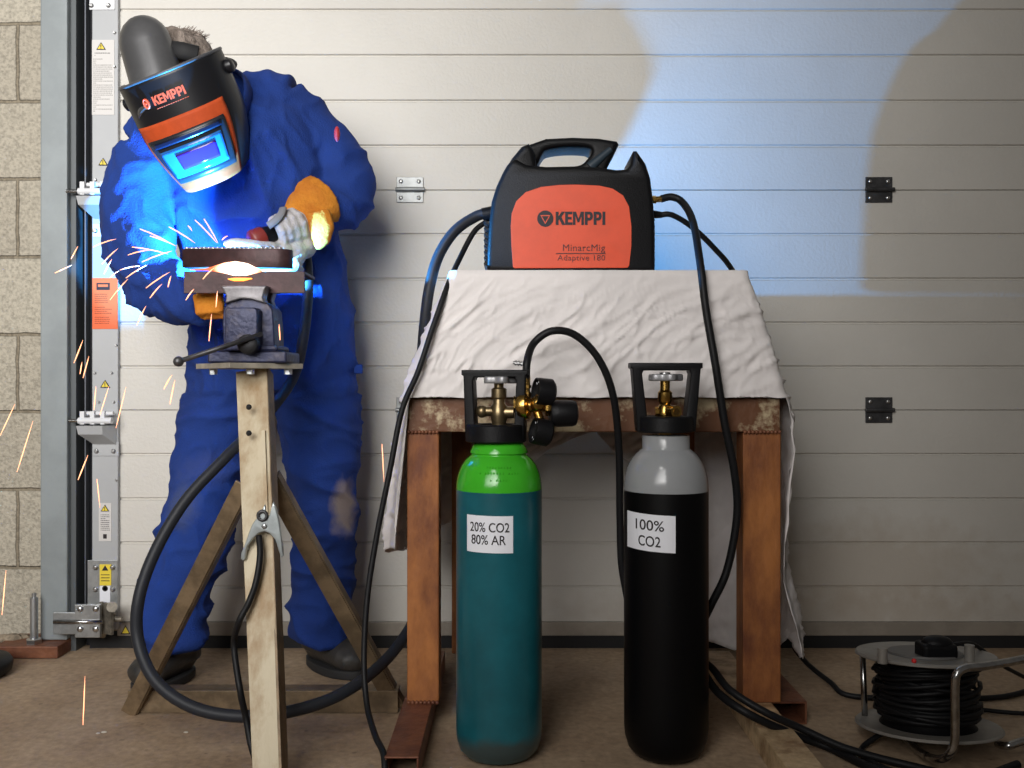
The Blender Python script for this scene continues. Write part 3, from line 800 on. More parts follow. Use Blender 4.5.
def gauge(px, py, ax, r=.0275):
    c = P(px, py, YR-.012); A = Vector(ax).normalized(); b = nb()
    lathe(b, [(0,-.019),(r*.8,-.019),(r,-.014),(r,.013),(r*.97,.018),(r*.88,.018),(r*.86,.011),(0,.011)], c, 40, axis=A)
    g = obj('gauge', b, black_plastic, rg, smooth=True, autos=35)
    b = nb(); lathe(b, [(r*.84,0),(r*.84,.0008),(0,.0008)], c+A*.0115, 32, axis=A); obj('gauge_glass', b, mat('dark_glass', (.02,.02,.02), .08), g)
    b = nb(); s, w, t_ = frame(A)
    for k in range(9):
        an = -2.2+k*.55; d_ = s*math.sin(an)+Vector(t_.cross(s))*math.cos(an)
        cyl(b, c+A*.0127+d_*r*.62, c+A*.0127+d_*r*.78, .0006, 5)
    obj('gauge_scale', b, paper, g)
gauge(544, 392, (-.95,-.30,.10)); gauge(541.5, 432, (-.95,-.28,.22), .0265)
b = nb(); lathe(b, [(.022,0),(.0255,.004),(.027,.015),(.0262,.045),(.024,.052),(.012,.056),(0,.056)], P(550,413.5,YR), 32, axis=(1,.1,0))
obj('adjusting_knob', b, black_plastic, rg, smooth=True, autos=40)

# ================================================================== HOSES
def cable(name, label, cat, pts, r, m=rubber, per=9, n=14, group=None):
    o = obj(name, tube(pts, r, per, n), m, smooth=True)
    return tag(o, label, cat, group)
zf = .008
hose = [P(526.5,380,YR), P(527,362,YR), P(534,343,1.95), P(552,331,1.95), P(575,335,1.96), P(598,358,1.97), (P(613,395,1.99)), P(619,450,2.03), P(620,520,2.06), P(623,575,2.07),
        P(640,640,2.08), P(668,662,2.08), P(705,663,2.06), P(730,690,1.97), P(765,712,1.93), P(800,728,1.93), P(845,748,1.90), (.76,1.86,zf), (.86,1.80,zf), (.98,1.86,zf)]
cable('gas_hose', 'black gas hose arching off the brass regulator and behind the black cylinder', 'hose', hose, .0078)
hose2 = [P(661,199,YH), P(672,197,YH), P(683,203,YH-.01), P(693,222,2.14), P(700,262,2.06), P(706,310,2.035), P(715,362,2.025), P(724,420,2.03), P(734,470,2.04), P(737,515,2.05), P(727,570,2.05), P(711,605,2.03), P(700,630,2.06), P(698,655,2.06), P(714,688,2.0), P(745,712,1.93), P(790,733,1.94), P(830,748,1.93), (.70,1.83,zf), (.82,1.74,zf), (1.0,1.75,zf)]
cable('gas_hose', 'black hose running from brass inlet of welding machine down over the white sheet', 'hose', hose2, .0085)
torch_cable = [P(488,213,YH), P(475,217,YH), P(455,231,YH-.01), P(439,255,YH-.02), P(430,285,YH-.03), P(425,320,2.18), P(422,360,2.2), P(421,420,2.22), P(424,500,2.25), P(426,560,2.27), P(420,605,2.27), P(402,640,2.19), P(374,671,2.07), P(335,697,1.98), P(285,712.5,1.93), P(235,716,1.93), P(190,706,1.94), P(155,680,1.96), P(138,640,1.99), P(139,598,2.0), P(156,550,2.03), P(186,500,2.07), P(225,458,2.12), P(262,420,2.20), P(292,380,2.27), P(303,340,2.27), P(308,290,2.29), P(306,255,2.30), P(300,238,2.28), P(297,228,2.26)]
tr_ = [.0165]*200
o = cable('torch_cable', 'thick black torch cable leaving left side of machine and looping round the vise stand', 'cable', torch_cable, .0125, mat('cable_jacket',(.020,.022,.028),.5,spec=.3), n=18)
earth = [P(486,222,YH+.01), P(474,232,YH), P(460,258,YH-.03), P(448,285,2.08), P(432,330,2.05), P(418,372,2.04), P(402,410,2.04), P(390,470,2.03), P(376,540,2.02), P(367,600,2.0), P(364,660,1.97), P(367,705,1.93), P(375,735,1.86), P(384,757,1.80), P(380,790,1.76), (-.30,1.72,.012), (-.40,1.70,zf), (-.47,1.735,zf), P(262,775,1.84), P(247,718,1.90), P(240,690,1.92), P(234,645,1.93), P(238,622,1.93), P(250,600,1.94), P(256,578,1.95), P(260,550,1.965), P(258,532,1.985)]
power = [P(661,215,YH), P(672,215,YH), P(692,227,YH+.02), P(714,248,2.25), P(732,270,2.32), P(752,310,2.52), P(765,380,2.60), P(775,480,2.62), P(782,570,2.62), P(790,635,2.56), P(804,660,2.47), P(830,682,2.33), (.80,2.27,zf), (.95,2.25,zf), (1.15,2.26,zf), (1.3,2.35,zf)]
cable('power_cable', 'black power cable from right side of machine falling behind table to the floor', 'cable', power, .0065)

# ================================================================== CABLE REEL
RC = Vector((P(932,0,1.97).x, 1.99, 0))
rl = thing('cable_reel', 'extension cable reel with grey discs and bent chrome tube frame on floor', 'cable reel', RC)
RT = Matrix.Translation(RC+Vector((0,0,.035))) @ Matrix.Rotation(math.radians(-5.5), 4, 'X')
grey_pl = mat('grey_disc', (.33,.31,.28), .5, .3, var=.2, scale=14)
def disc(z, r, t, name, m):
    b = nb(); lathe(b, [(0,0),(r-.004,0),(r,.002),(r,t-.001),(r-.003,t+.002),(r-.008,t),(0,t)], (0,0,z), 64)
    for v in b.verts: v.co = RT @ v.co
    return obj(name, b, m, rl, smooth=True, autos=40)
disc(.0, .143, .005, 'bottom_disc', grey_pl); disc(.142, .138, .006, 'top_disc', grey_pl)
b = nb(); lathe(b, [(.095,.005),(.07,.03),(.07,.12),(.09,.142)], (0,0,0), 32)
for v in b.verts: v.co = RT @ v.co
obj('drum', b, black_plastic, rl, smooth=True)
b = nb(); pts = []
turns = 16
for i in range(turns*20):
    a = i/20*2*PI; k = i/(turns*20)
    lay = math.sin(k*PI*5.0)
    z = .072+.052*lay*(.97) + .004*math.sin(a*1.3)
    r = .080+.016*math.sin(k*PI)+.007*math.sin(i*.13)+.004*math.sin(a*.7+1)
    pts.append(RT @ Vector((r*math.cos(a), r*math.sin(a), z)))
loft(b, pts, .0048, 8); obj('coiled_cable', b, rubber, rl, smooth=True)
b = nb(); pts = []
for i in range(9*20):
    a = i/20*2*PI; k = i/180
    z = .035+.09*k + .014*math.sin(a+k*4); r = .098+.005*math.sin(i*.21)
    pts.append(RT @ Vector((r*math.cos(a+1), r*math.sin(a+1), z)))
loft(b, pts, .0048, 8); obj('coiled_cable', b, rubber, rl, smooth=True)
# dark socket hub, knobs, switch
b = nb(); lathe(b, [(0,0),(.075,0),(.073,.004),(0,.004)], (.0,0,.1485), 40)
for v in b.verts: v.co = RT @ v.co
obj('socket_hub', b, mat('grey_hub', (.12,.115,.11), .5), rl, smooth=True, autos=40)
def knob(px, py0, py1, d, r):
    b = nb(); cyl(b, P(px,py0,d), P(px,py1,d), r, 16); obj('knob', b, grey_pl, rl, smooth=True, autos=40)
knob(882.5, 648, 663, 1.90, .0095); knob(969.5, 645, 661, 1.92, .0095)
b = nb(); ball(b, P(914,661,1.90), .005, u=10, v=6); obj('reset_button', b, mat('red_button', (.7,.03,.03), .4), rl, smooth=True)
# tube frame
fr = [P(1075,646,1.96), P(1024,659,1.84), P(985,666,1.80), P(966,668,1.79), P(957,674,1.785), P(955,688,1.785), P(955,720,1.785), P(954.5,742,1.785), P(950,754,1.79), P(940,759,1.82), P(925,755,1.88), Vector((P(905,0,1.98).x,1.98,.012)), Vector((P(885,0,2.1).x,2.12,.012))]
fr = [Vector((v.x, v.y, max(v.z, .0095))) for v in fr]
obj('frame_tube', tube(fr, .0078, 8, 16), chrome, rl, smooth=True)
b = nb(); cyl(b, P(862.5,650,2.08), P(865,722,2.06), .0065, 14); obj('frame_tube', b, chrome, rl, smooth=True)
fr2 = [P(998,744,1.94), P(1008,746,1.9), P(1024,741,1.92), P(1060,735,1.98)]
obj('frame_tube', tube([Vector((v.x,v.y,max(v.z,.009))) for v in fr2], .0078, 8, 16), chrome, rl, smooth=True)
# plug standing in the reel socket
pc = P(936,657,1.965); pg = thing('plug', 'black mains plug standing in top socket of the cable reel', 'plug', (pc.x, 1.965, P(0,664,1.965).z))
b = nb(); box(b, pc.x-.036, pc.x+.036, 1.94, 1.99, P(0,665,1.965).z, P(0,642,1.965).z)
obj('plug_body', b, black_plastic, pg, bevel=.008, bseg=3)
b = nb(); ball(b, (pc.x+.002, 1.965, P(0,643,1.965).z), .032, sy=.75, sz=.5, u=20, v=12); obj('plug_grip', b, black_plastic, pg, smooth=True)
obj('plug_cord', tube([P(945,648,1.975), P(958,644,1.98), P(975,645,2.02), P(1000,664,2.08), P(1030,680,2.15)], .0045), rubber, pg, smooth=True)
# loose cable round the reel
z2 = .007
lc = [RC+Vector((-.10,-.02,.03)), RC+Vector((-.15,-.04,z2)), RC+Vector((-.165,-.10,z2)), RC+Vector((-.12,-.17,z2)), RC+Vector((0,-.20,z2)), RC+Vector((.13,-.17,z2)), RC+Vector((.2,-.05,z2)), RC+Vector((.32,.02,z2)), RC+Vector((.5,0,z2))]
cable('loose_cable', 'loose end of black cable curling on floor round base of cable reel', 'cable', lc, .0055)
cable('loose_cable', 'black cable lying on floor behind the cable reel, running off to the right', 'cable', [RC+Vector((.06,.12,z2)), RC+Vector((.16,.19,z2)), RC+Vector((.3,.16,z2)), RC+Vector((.5,.2,z2))], .005)

# ================================================================== VISE STAND
vs = thing('vise_stand', 'tall tripod vise stand of welded angle iron with cream front leg', 'stand', (-.53, 2.05, 0))
def bar(a, b_, w, t_, up=Vector((0,1,0)), w2=None):
    """rectangular bar between two points: w across the picture, t_ in depth"""
    bm = nb(); s, ww, t = frame(b_-a, up)
    V = []
    for p, wd in ((a, w), (b_, w2 or w)):
        for sx, sy in ((-1,-1),(1,-1),(1,1),(-1,1)): V.append(bm.verts.new(p+s*(sx*wd/2)+ww*(sy*t_/2)))
    for f in ((0,1,2,3),(7,6,5,4),(0,4,5,1),(1,5,6,2),(2,6,7,3),(3,7,4,0)): bm.faces.new([V[i] for i in f])
    return bm
top = P(251.5, 370, 2.035); bot = P(268.5, 808, 1.685); bot.z = .0
s_, w_, t_ = frame(bot-top)
# angle section front leg: wide web facing viewer with a flange along its right side
web = bar(top, bot, .066, .005, w2=.050)
k = .030
fl = bar(top+Vector((.032,.02,0)), bot+Vector((.024,.02,0)), .006, .045)
o1 = obj('front_leg', web, stand_cream, vs, bevel=.001)
me2 = fl; obj('leg_flange', me2, stand_brown, vs, bevel=.001)
a, c = P(264.5, 432, 1.975), P(267.5, 515, 1.905)
obj('leg_strip', bar(a, c, .007, .02), stand_cream, vs)
for py in (407, 433):
    pp = P(248, py, 2.0-(py-380)*.0008); b = nb(); ball(b, (pp.x+.004, pp.y-.008, pp.z), .006, u=8, v=6); obj('bolt_hole', b, matte_black, vs)
def rleg(a, c, w):
    o = obj('rear_leg', bar(a, c, w, .006), stand_brown, vs, bevel=.001)
    s, ww, t = frame(c-a); sg = 1 if c.x > a.x else -1
    b = bar(a+s*(w/2)+Vector((0,.02,0)), c+s*(w/2)+Vector((0,.02,0)), .005, .035)
    obj('leg_flange', b, stand_brown, vs)
rleg(P(243,484,2.0), Vector((P(128,0,2.16).x, 2.16, .004)), .034)
rleg(P(268,478,2.0), Vector((P(396,0,2.19).x, 2.19, .004)), .034)
a = P(142,690,2.17); c = P(397,687,2.17)
b = nb(); box(b, P(128,0,2.17).x, P(398,0,2.17).x, 2.168, 2.174, .002, .052); box(b, P(128,0,2.17).x, P(398,0,2.17).x, 2.174, 2.215, .047, .052)
obj('floor_bar', b, stand_brown, vs, bevel=.001)
# top plate, rotated square
zt0 = P(0,368.5,2.0).z; zt1 = zt0+.011
M = Matrix.Translation((P(246,0,2.03).x, 2.055, 0)) @ Matrix.Rotation(math.radians(41), 4, 'Z')
obj('top_plate', B(-.083,.083,-.083,.083,zt0,zt1,M=M), mat('worn_plate', (.42,.38,.31), .5, .3, var=.3, scale=30), vs, bevel=.001)
for px in (212, 249, 287):
    b = nb(); pp = P(px, 373, 1.99 if px == 249 else 2.04); lathe(b, [(.009,-.012),(.009,0)], (pp.x, pp.y+.01, zt0), 6); obj('nut', b, steel, vs)

# ================================================================== BENCH VISE
vz = zt1+.0008
vi = thing('bench_vise', 'old blue-grey bench vise bolted on top of the stand', 'vise', (P(248,0,2.04).x, 2.05, vz))
vblue = mat('worn_vise_paint', (.018,.022,.06), .45, .3, scale=22, col2=(.07,.055,.058), lo=.3, hi=.52, bump=.2, bscale=80)
jawm = mat('cast_jaw', (.22,.21,.22), .45, .6, var=.4, scale=30)
def vx(px, py, d=2.0): q = P(px, py, d); return (q.x, q.z)
zb_ = vz
def vplate(name, pts, y0, y1, m, bev=.003):
    lp = [vx(*q) for q in pts]
    return from_me(plate2d([lp], (y1-y0)/2, bev), lambda c: Vector((c.x, (y0+y1)/2-c.z, c.y)), name, m, vi, smooth=True, autos=40)
x0, zz = vx(208, 350); x1, _ = vx(287, 350)
b = nb(); box(b, x0, x1, 1.995, 2.12, zb_, vx(0,351.5)[1]); o = obj('base', b, vblue, vi, bevel=.004)
b = nb(); box(b, x0+.02, x1-.02, 2.0, 2.11, vx(0,351.5)[1], vx(0,345)[1]); obj('base_boss', b, vblue, vi, bevel=.006)
vplate('body', [(222,351),(220,325),(221,309),(225,302),(235,298.5),(246,297.5),(258,299),(266,303),(270.5,309),(272,325),(273,351)], 2.015, 2.10, vblue)
vplate('fixed_jaw', [(224.5,303),(225.5,296),(222,289),(220.5,284.5),(266,284.5),(264,290),(262,297),(264,303),(250,299),(240,298.5)], 2.078, 2.108, jawm)
vplate('front_jaw', [(224.5,303),(225.5,296),(222,289),(220.5,285.5),(266,285.5),(264,290),(262,297),(264,303),(250,299),(240,298.5)], 2.004, 2.042, jawm)
vplate('slide', [(228.5,351),(228.5,311),(231,308.5),(258,308.5),(260.5,311),(260.5,351)], 1.975, 2.02, vblue)
b = nb(); c = P(246.5,344,1.96); lathe(b, [(0,-.03),(.020,-.03),(.0215,-.02),(.020,-.004),(.013,0),(0,0)], c, 28, axis=(0,-1,0)); obj('screw_head', b, mat('dark_screw',(.02,.02,.022),.5,.6), vi, smooth=True, autos=35)
b = nb(); cyl(b, P(262,334,1.965), P(180,361,1.90), .0052, 14); ha = obj('tommy_bar', b, dark_steel, vi, smooth=True)
b = nb(); ball(b, P(178.5,361.5,1.90), .0105, u=14, v=10); obj('bar_knob', b, dark_steel, ha, smooth=True)

# ================================================================== WORKPIECES
hot = mat('scaled_steel', (.055,.026,.028), .5, .4, var=.4, scale=30, bump=.1)
def XX(px, d=2.05): return P(px,0,d).x
b = nb(); zt_ = P(0,271.6,2.05).z; zl = P(0,293.5,2.05).z
box(b, XX(184.5), XX(305), 2.045, 2.051, zl, zt_); box(b, XX(184.5), XX(305), 2.051, 2.155, zt_-.006, zt_)
tag(obj('steel_angle', b, hot, bevel=.001), 'long dark steel angle clamped in the vise jaws, below the weld', 'steel workpiece')
b = nb(); z0, z1 = P(0,267.6,2.05).z, P(0,249,2.05).z
lp = [(XX(183), 2.045), (XX(276), 2.045), (XX(287), 2.05), (XX(291), 2.062), (XX(290), 2.078), (XX(183), 2.078)]
from_me(plate2d([lp], (z1-z0)/2, .0015), lambda c: Vector((c.x, c.y, (z0+z1)/2+c.z)), 'steel_strip', hot)
o = COL.objects['steel_strip']; tag(o, 'thick dark steel strip with rounded end lying above the weld', 'steel workpiece')
b = nb()
for k in range(22):
    ball(b, (XX(187+k*4.4), 2.052+.002*math.sin(k), z1+.0015), .0062, sx=1.1, sz=.6, u=10, v=6)
obj('weld_bead', b, mat('silver_bead', (.6,.6,.62), .3, .9), o, smooth=True, label='silvery rippled weld bead')

# arc: incandescent metal in the gap, enlarged to stand for the arc's glare
def glow_mat():
    m = bpy.data.materials.new('incandescent_metal'); m.use_nodes = True
    n = m.node_tree.nodes; l = m.node_tree.links; b = n['Principled BSDF']
    tc = n.new('ShaderNodeTexCoord'); mp = n.new('ShaderNodeMapping')
    c = P(238,269,2.04); rx = .056
    mp.inputs['Location'].default_value = (-c.x/rx, -c.y/.03, -c.z/.024); mp.inputs['Scale'].default_value = (1/rx, 1/.03, 1/.024)
    l.new(tc.outputs['Object'], mp.inputs['Vector'])
    ln = n.new('ShaderNodeVectorMath'); ln.operation = 'LENGTH'; l.new(mp.outputs[0], ln.inputs[0])
    cr = n.new('ShaderNodeValToRGB'); e = cr.color_ramp.elements
    e[0].position = .35; e[0].color = (1,.97,1,1); e[1].position = 1; e[1].color = (1,.16,.03,1)
    x = cr.color_ramp.elements.new(.65); x.color = (1,.62,.42,1)
    l.new(ln.outputs['Value'], cr.inputs['Fac']); l.new(cr.outputs[0], b.inputs['Emission Color'])
    mr = n.new('ShaderNodeMapRange'); mr.inputs['From Min'].default_value = .35; mr.inputs['From Max'].default_value = 1.0
    mr.inputs['To Min'].default_value = 7; mr.inputs['To Max'].default_value = .8
    l.new(ln.outputs['Value'], mr.inputs['Value']); l.new(mr.outputs[0], b.inputs['Emission Strength'])
    b.inputs['Base Color'].default_value = (.3,.1,.05,1)
    return m
b = nb(); c = P(234,269,2.043)
loft(b, [P(190,269.8,2.045), P(205,269.6,2.045), P(214,268.8,2.044), P(224,268,2.043), P(235,268.5,2.042), P(247,269.5,2.042), P(256,270.5,2.044), P(262,271,2.046)],
     [(.001,.001),(.0025,.002),(.006,.004),(.011,.006),(.0155,.008),(.013,.007),(.006,.004),(.002,.002)], 20)
tag(obj('welding_arc', b, glow_mat(), smooth=True), 'blinding white-hot weld pool and arc glare between the two steel workpieces', 'welding arc')
b = nb()
loft(b, [P(228,279,2.043), P(234,279.5,2.0425), P(244,279.5,2.0425), P(252,278.5,2.043)], [(.001,.001),(.0035,.002),(.0035,.002),(.001,.001)], 12)
o = obj('hot_spatter', b, mat('orange_hot', (.5,.1,.02), .5, emit=((1,.33,.05), 3.0)), smooth=True); tag(o, 'orange glowing drip of metal just under the white weld pool', 'hot metal')

# ================================================================== EARTH CLAMP
ec = thing('earth_clamp', 'galvanised earth clamp clipped on the cream leg of the vise stand', 'clamp', P(262,520,1.9))
dcl = 1.862
zinc = mat('bright_zinc', (.50,.55,.56), .35, .6, var=.2, scale=30)
def cpt(zx, zy): q = P(230+zx*.1171, 490+zy*.1171, dcl); return (q.x, q.z)
jaw = [(262,195),(285,150),(300,125),(318,250),(345,200),(372,98),(395,150),(420,260),(438,380),(450,470),(460,560),(440,575),(425,530),(415,500),(390,420),(345,370),(300,350),(250,365),(200,410),(150,480),(135,590),(115,602),(97,585),(98,540),(125,480),(160,380),(195,290),(235,235)]
from_me(plate2d([[cpt(*q) for q in jaw]], .005, .002), lambda c: Vector((c.x, dcl-c.z, c.y)), 'jaw', zinc, ec, smooth=True, autos=40)
b = nb(); n = 20; rows = []
for k in range(n+1):
    a = math.radians(200-k*220/n)
    x = 262+.0*k; cx, cz = cpt(290, 470)
    rx = 165*.1171/F*dcl*.95; rz = 120*.1171/F*dcl
    X = cx+rx*math.cos(a); Z = cz+rz*max(math.sin(a), -.8)
    rows.append((b.verts.new((X, dcl+.003, Z)), b.verts.new((X*.98+cx*.02, dcl+.012, Z-.002))))
for r0, r1 in zip(rows, rows[1:]): b.faces.new((r0[0], r1[0], r1[1], r0[1]))
o = obj('handle_shell', b, zinc, ec, smooth=True); md = o.modifiers.new('s','SOLIDIFY'); md.thickness = .002
b = nb(); q = cpt(300,305); ball(b, (q[0], dcl-.006, q[1]), .0055, sy=.5, u=14, v=8); obj('rivet', b, steel, ec, smooth=True)
b = nb(); q = cpt(285,215); lathe(b, [(.010,0),(.012,.003),(.010,.006),(.006,.006),(.006,0),(.010,0)], (q[0], dcl-.004, q[1]), 20, axis=(0,-1,0)); obj('spring', b, dark_steel, ec, smooth=True)
e2 = [Vector(v) for v in earth]; e2[-1] = P(259,536,1.866); e2[-2] = P(260,556,1.846); e2[-3] = P(256,582,1.830); e2[-4] = P(249,602,1.813); e2[-5] = P(239,622,1.80); e2[-6] = P(234,645,1.83); e2[-7] = P(240,690,1.80); e2[-8] = P(246,718,1.81)
e2[-9] = P(253,752,1.79); e2[-10] = Vector((-.45,1.77,zf)); e2[-11] = Vector((-.36,1.70,zf))
obj('cable', tube(e2, .0062, 9, 12), rubber, ec, smooth=True, label='thin black earth cable running up to the machine')

# ================================================================== PERSON
def wr_cloth(p, n):
    # body folds: horizontal-ish on the legs and sleeves, sharper near joints
    w = noise.noise_vector(p*3.0)*.06
    q = p+w
    low = p.z < .72
    if low:
        f = Vector((q.x*5+q.z*5*(1 if p.x > -.6 else -1), q.y*5, q.z*8))
    else:
        f = Vector((q.x*11+q.z*4, q.y*5, q.z*6-q.x*3))
    a = 1-abs(noise.noise(f))*2.6
    b_ = 1-abs(noise.noise(f*2.1+Vector((7,3,1))))*2.4
    c_ = noise.noise(q*6)
    amp = .013 if not low else .016
    for jc, jr in ((P(185,560,2.3),.16), (P(322,600,2.4),.18), (P(176,640,2.3),.12), (P(345,200,2.2),.12), (P(150,280,2.15),.14), (P(322,510,2.4),.08), (P(240,380,2.4),.12)):
        d = (p-jc).length
        amp += .012*max(0, 1-d/jr)
    return amp*(max(a,0)**2.2*.8+max(b_,0)**2*.4-.38)+.007*c_

def limb(bm, data, n=20, per=4):
    pts = spline([P(*q[:3]) for q in data], per)
    rad = spline([Vector((q[3] if not isinstance(q[3], tuple) else q[3][0], q[3] if not isinstance(q[3], tuple) else q[3][1], 0)) for q in data], per)
    return loft(bm, pts, [(max(r.x,.004), max(r.y,.004)) for r in rad], n)

LEG_L = [(233,385,2.46,.108),(216,440,2.45,.098),(205,490,2.43,.090),(193,540,2.40,.093),(176,592,2.39,.088),(174,625,2.38,.084),(180,650,2.37,.076)]
LEG_R = [(314,385,2.47,.115),(322,440,2.48,.10),(326,500,2.48,.084),(322,550,2.49,.080),(322,600,2.49,.085),(318,640,2.49,.076)]
TORSO = [(274,392,2.46,(.19,.12)),(274,365,2.46,(.215,.135)),(273,335,2.46,(.215,.14)),(270,300,2.45,(.205,.14)),(262,250,2.42,(.20,.14)),(250,200,2.37,(.205,.14)),(236,155,2.33,(.205,.135)),(224,125,2.31,(.17,.12)),(214,100,2.28,(.10,.09))]
SHOULD = [(148,158,2.31,.085),(185,132,2.32,.11),(225,120,2.33,.108),(262,110,2.36,.092),(290,112,2.365,.086)]
ARM_R = [(283,118,2.37,.088),(316,140,2.38,.080),(338,168,2.385,.078),(345,190,2.38,.080),(335,205,2.355,.070),(318,210,2.315,.058),(307,215,2.28,.048)]
ARM_L = [(152,162,2.31,.088),(138,200,2.28,.080),(138,242,2.25,.078),(153,278,2.21,.074),(178,297,2.175,.064),(197,302,2.155,.054),(207,303,2.145,.047)]

bm = nb()
limb(bm, LEG_L); limb(bm, LEG_R); limb(bm, TORSO, 28); limb(bm, SHOULD); limb(bm, ARM_R); limb(bm, ARM_L)
ball(bm, P(235,392,2.46), .105); ball(bm, P(312,392,2.47), .11)
cov_bm = remesh(bm, .0072, 8, wr_cloth)
cov = mat('royal_blue_cotton', (.006,.042,.26), .9, scale=4, col2=(.004,.026,.16), lo=.3, hi=.7, bump=.3, bscale=260)
add_spots(cov, [(P(345,510,2.40), (.045,.1,.09), (.33,.26,.19), .75), (P(180,505,2.33), (.06,.1,.08), (.06,.08,.16), .6), (P(200,470,2.33), (.10,.1,.06), (.05,.07,.2), .35), (P(170,519,2.31), (.010,.02,.010), (.5,.06,.05), .8)])

# the body itself: one continuous surface under the clothes
def shrink(data, k): return [(q[0], q[1], q[2], tuple(v*k for v in q[3]) if isinstance(q[3], tuple) else q[3]*k) for q in data]
HEADC = P(184, 84, 2.235)
bm = nb()
for dd in (LEG_L, LEG_R): limb(bm, shrink(dd[:-1], .5))
limb(bm, shrink(TORSO[:-1], .8), 24); limb(bm, shrink(SHOULD, .72)); limb(bm, shrink(ARM_R, .6)); limb(bm, shrink(ARM_L, .6))
limb(bm, [(226,125,2.30,.06),(208,104,2.27,.058),(192,92,2.24,.06)], 16)
HR = Matrix.Rotation(math.radians(-21), 3, 'Y') @ Matrix.Rotation(math.radians(28), 3, 'X')
def H(x, y, z): return HEADC + HR @ Vector((x, y, z))
ball(bm, HEADC, .1, sx=.80, sy=.95, sz=1.12, R=HR, u=28, v=20)
ball(bm, H(0,-.035,-.065), .055, sx=.95, sy=.9, sz=.9, R=HR)
loft(bm, [H(0,-.088,.012), H(0,-.108,-.022), H(0,-.092,-.034)], [.008,.014,.010], 10)
for s in (-1, 1):
    ball(bm, H(s*.083,.005,-.01), .03, sx=.35, sy=.6, sz=1, R=HR)
    ball(bm, H(s*.032,-.080,.012), .014, sx=1.2, sy=.5, sz=.7, R=HR)
ball(bm, H(0,-.086,-.060), .02, sx=1.2, sy=.5, sz=.35, R=HR)
# wrists run into the gloves, ankles into the boots
limb(bm, [(308,214,2.275,.03),(294,228,2.25,.03)], 12); limb(bm, [(200,303,2.15,.03),(212,303,2.14,.028)], 12)
skin = mat('skin', (.50,.27,.19), .55, var=.1, scale=20)
person = obj('person', remesh(bm, .008, 3), skin, smooth=True)
tag(person, 'person in blue coveralls, welding mask and leather gloves bending over the vise', 'person')
cv = obj('coverall', cov_bm, cov, person, smooth=True)
# collar, placket, pocket flap, badge
darkblue = cov
b = nb(); loft(b, spline([P(208,118,2.20), P(222,132,2.17), P(240,118,2.19), P(248,92,2.23), P(242,76,2.30), P(222,72,2.36)], 5), (.006,.026), 10); obj('collar', b, cov, person, smooth=True)
b = nb(); ball(b, P(337,134,2.235), .014, sx=.5, sy=.6, sz=1.3, u=10, v=8); obj('badge', b, mat('red_badge',(.45,.03,.04),.6), person, smooth=True)
b = nb(); box(b, 0, .022, -.006, .006, -.012, .012, M=Matrix.Translation(P(354,369,2.44))); obj('side_tab', b, cov, person, bevel=.003)
# hair
def hd(p, n): return .006*noise.noise(p*60)+.010*noise.noise(p*22)
bm = nb(); ball(bm, H(0,.022,.022), .105, sx=.86, sy=.98, sz=1.0, R=HR, u=32, v=20)
ball(bm, P(186,50,2.27), .045, sx=1.1)
hb = remesh(bm, .004, 1, hd)
hair = obj('hair', hb, mat('grey_brown_hair', (.34,.28,.24), .9, scale=60, col2=(.14,.11,.09), lo=.35, hi=.65, bump=.6, bscale=300, stretch=(1,1,.3)), person, smooth=True)
# hair strands in a fringe of short tufts
b = nb(); rnd = random.Random(3)
for k in range(230):
    px = rnd.uniform(160, 203); 
    base = P(px, 44-8*math.sin((px-158)/46*PI)+rnd.uniform(-5,8), 2.27+rnd.uniform(-.03,.03)); 
    dirv = Vector((rnd.uniform(-.6,.9)+(px-180)/40, rnd.uniform(-.4,.4), rnd.uniform(.3,1))).normalized()
    loft(b, [base, base+dirv*.012+Vector((.002,0,0)), base+dirv*.02+Vector((.006,0,-.001))], [.0011,.0009,.0003], 4)
obj('hair_tuft', b, MATS['grey_brown_hair'], hair)['kind'] = 'stuff'

# ---- welding helmet
phi, roll, yaw = math.radians(19), math.radians(-21), math.radians(-9)
MR = Matrix.Rotation(roll, 3, 'Y') @ Matrix.Rotation(phi, 3, 'X') @ Matrix.Rotation(yaw, 3, 'Z')
MO = P(181,133,2.075) - MR @ Vector((0,-.128,0))
def shell(u, v, off=0):
    th = u*math.radians(88)
    tp = 1-.34*max(0,(v-.45)/.55)**1.6
    rx, ry = .120*tp+off, .130*(1-.16*max(0,(v-.5)/.5)**1.5)+off
    # rim sweeps back and up towards the sides
    zt = .125+.012*abs(u)**2; zb = -.125+.030*abs(u)**3
    se = lambda c, e: math.copysign(abs(c)**e, c)
    x = rx*math.sin(th); y = -ry*abs(math.cos(th))**.8
    z = zt+(zb-zt)*v
    return MO + MR @ Vector((x, y, z))
def patch(u0, u1, v0, v1, off, th, name, m, parent, nu=28, nv=16, fn=None, label=None):
    b = nb(); g = []
    for j in range(nv+1):
        row = []
        for i in range(nu+1):
            s, t = i/nu, j/nv
            u, v = (fn(s, t) if fn else (u0+(u1-u0)*s, v0+(v1-v0)*t))
            row.append(b.verts.new(shell(u, v, off)))
        g.append(row)
    for j in range(nv):
        for i in range(nu): b.faces.new((g[j][i], g[j][i+1], g[j+1][i+1], g[j+1][i]))
    o = obj(name, b, m, parent, smooth=True, label=label)
    md = o.modifiers.new('s', 'SOLIDIFY'); md.thickness = th; md.offset = -1 if False else 0
    return o
hm = obj('helmet_root', B(-.001,.001,-.001,.001,-.001,.001,M=Matrix.Translation(MO)), matte_black, person) if False else None
helm_pl = mat('helmet_plastic', (.010,.010,.012), .35, spec=.4)
helmet = patch(-1,1,0,1,0,.004,'welding_helmet', helm_pl, person, 48, 28, label='black welding mask with orange front')
tag_part = 'x'
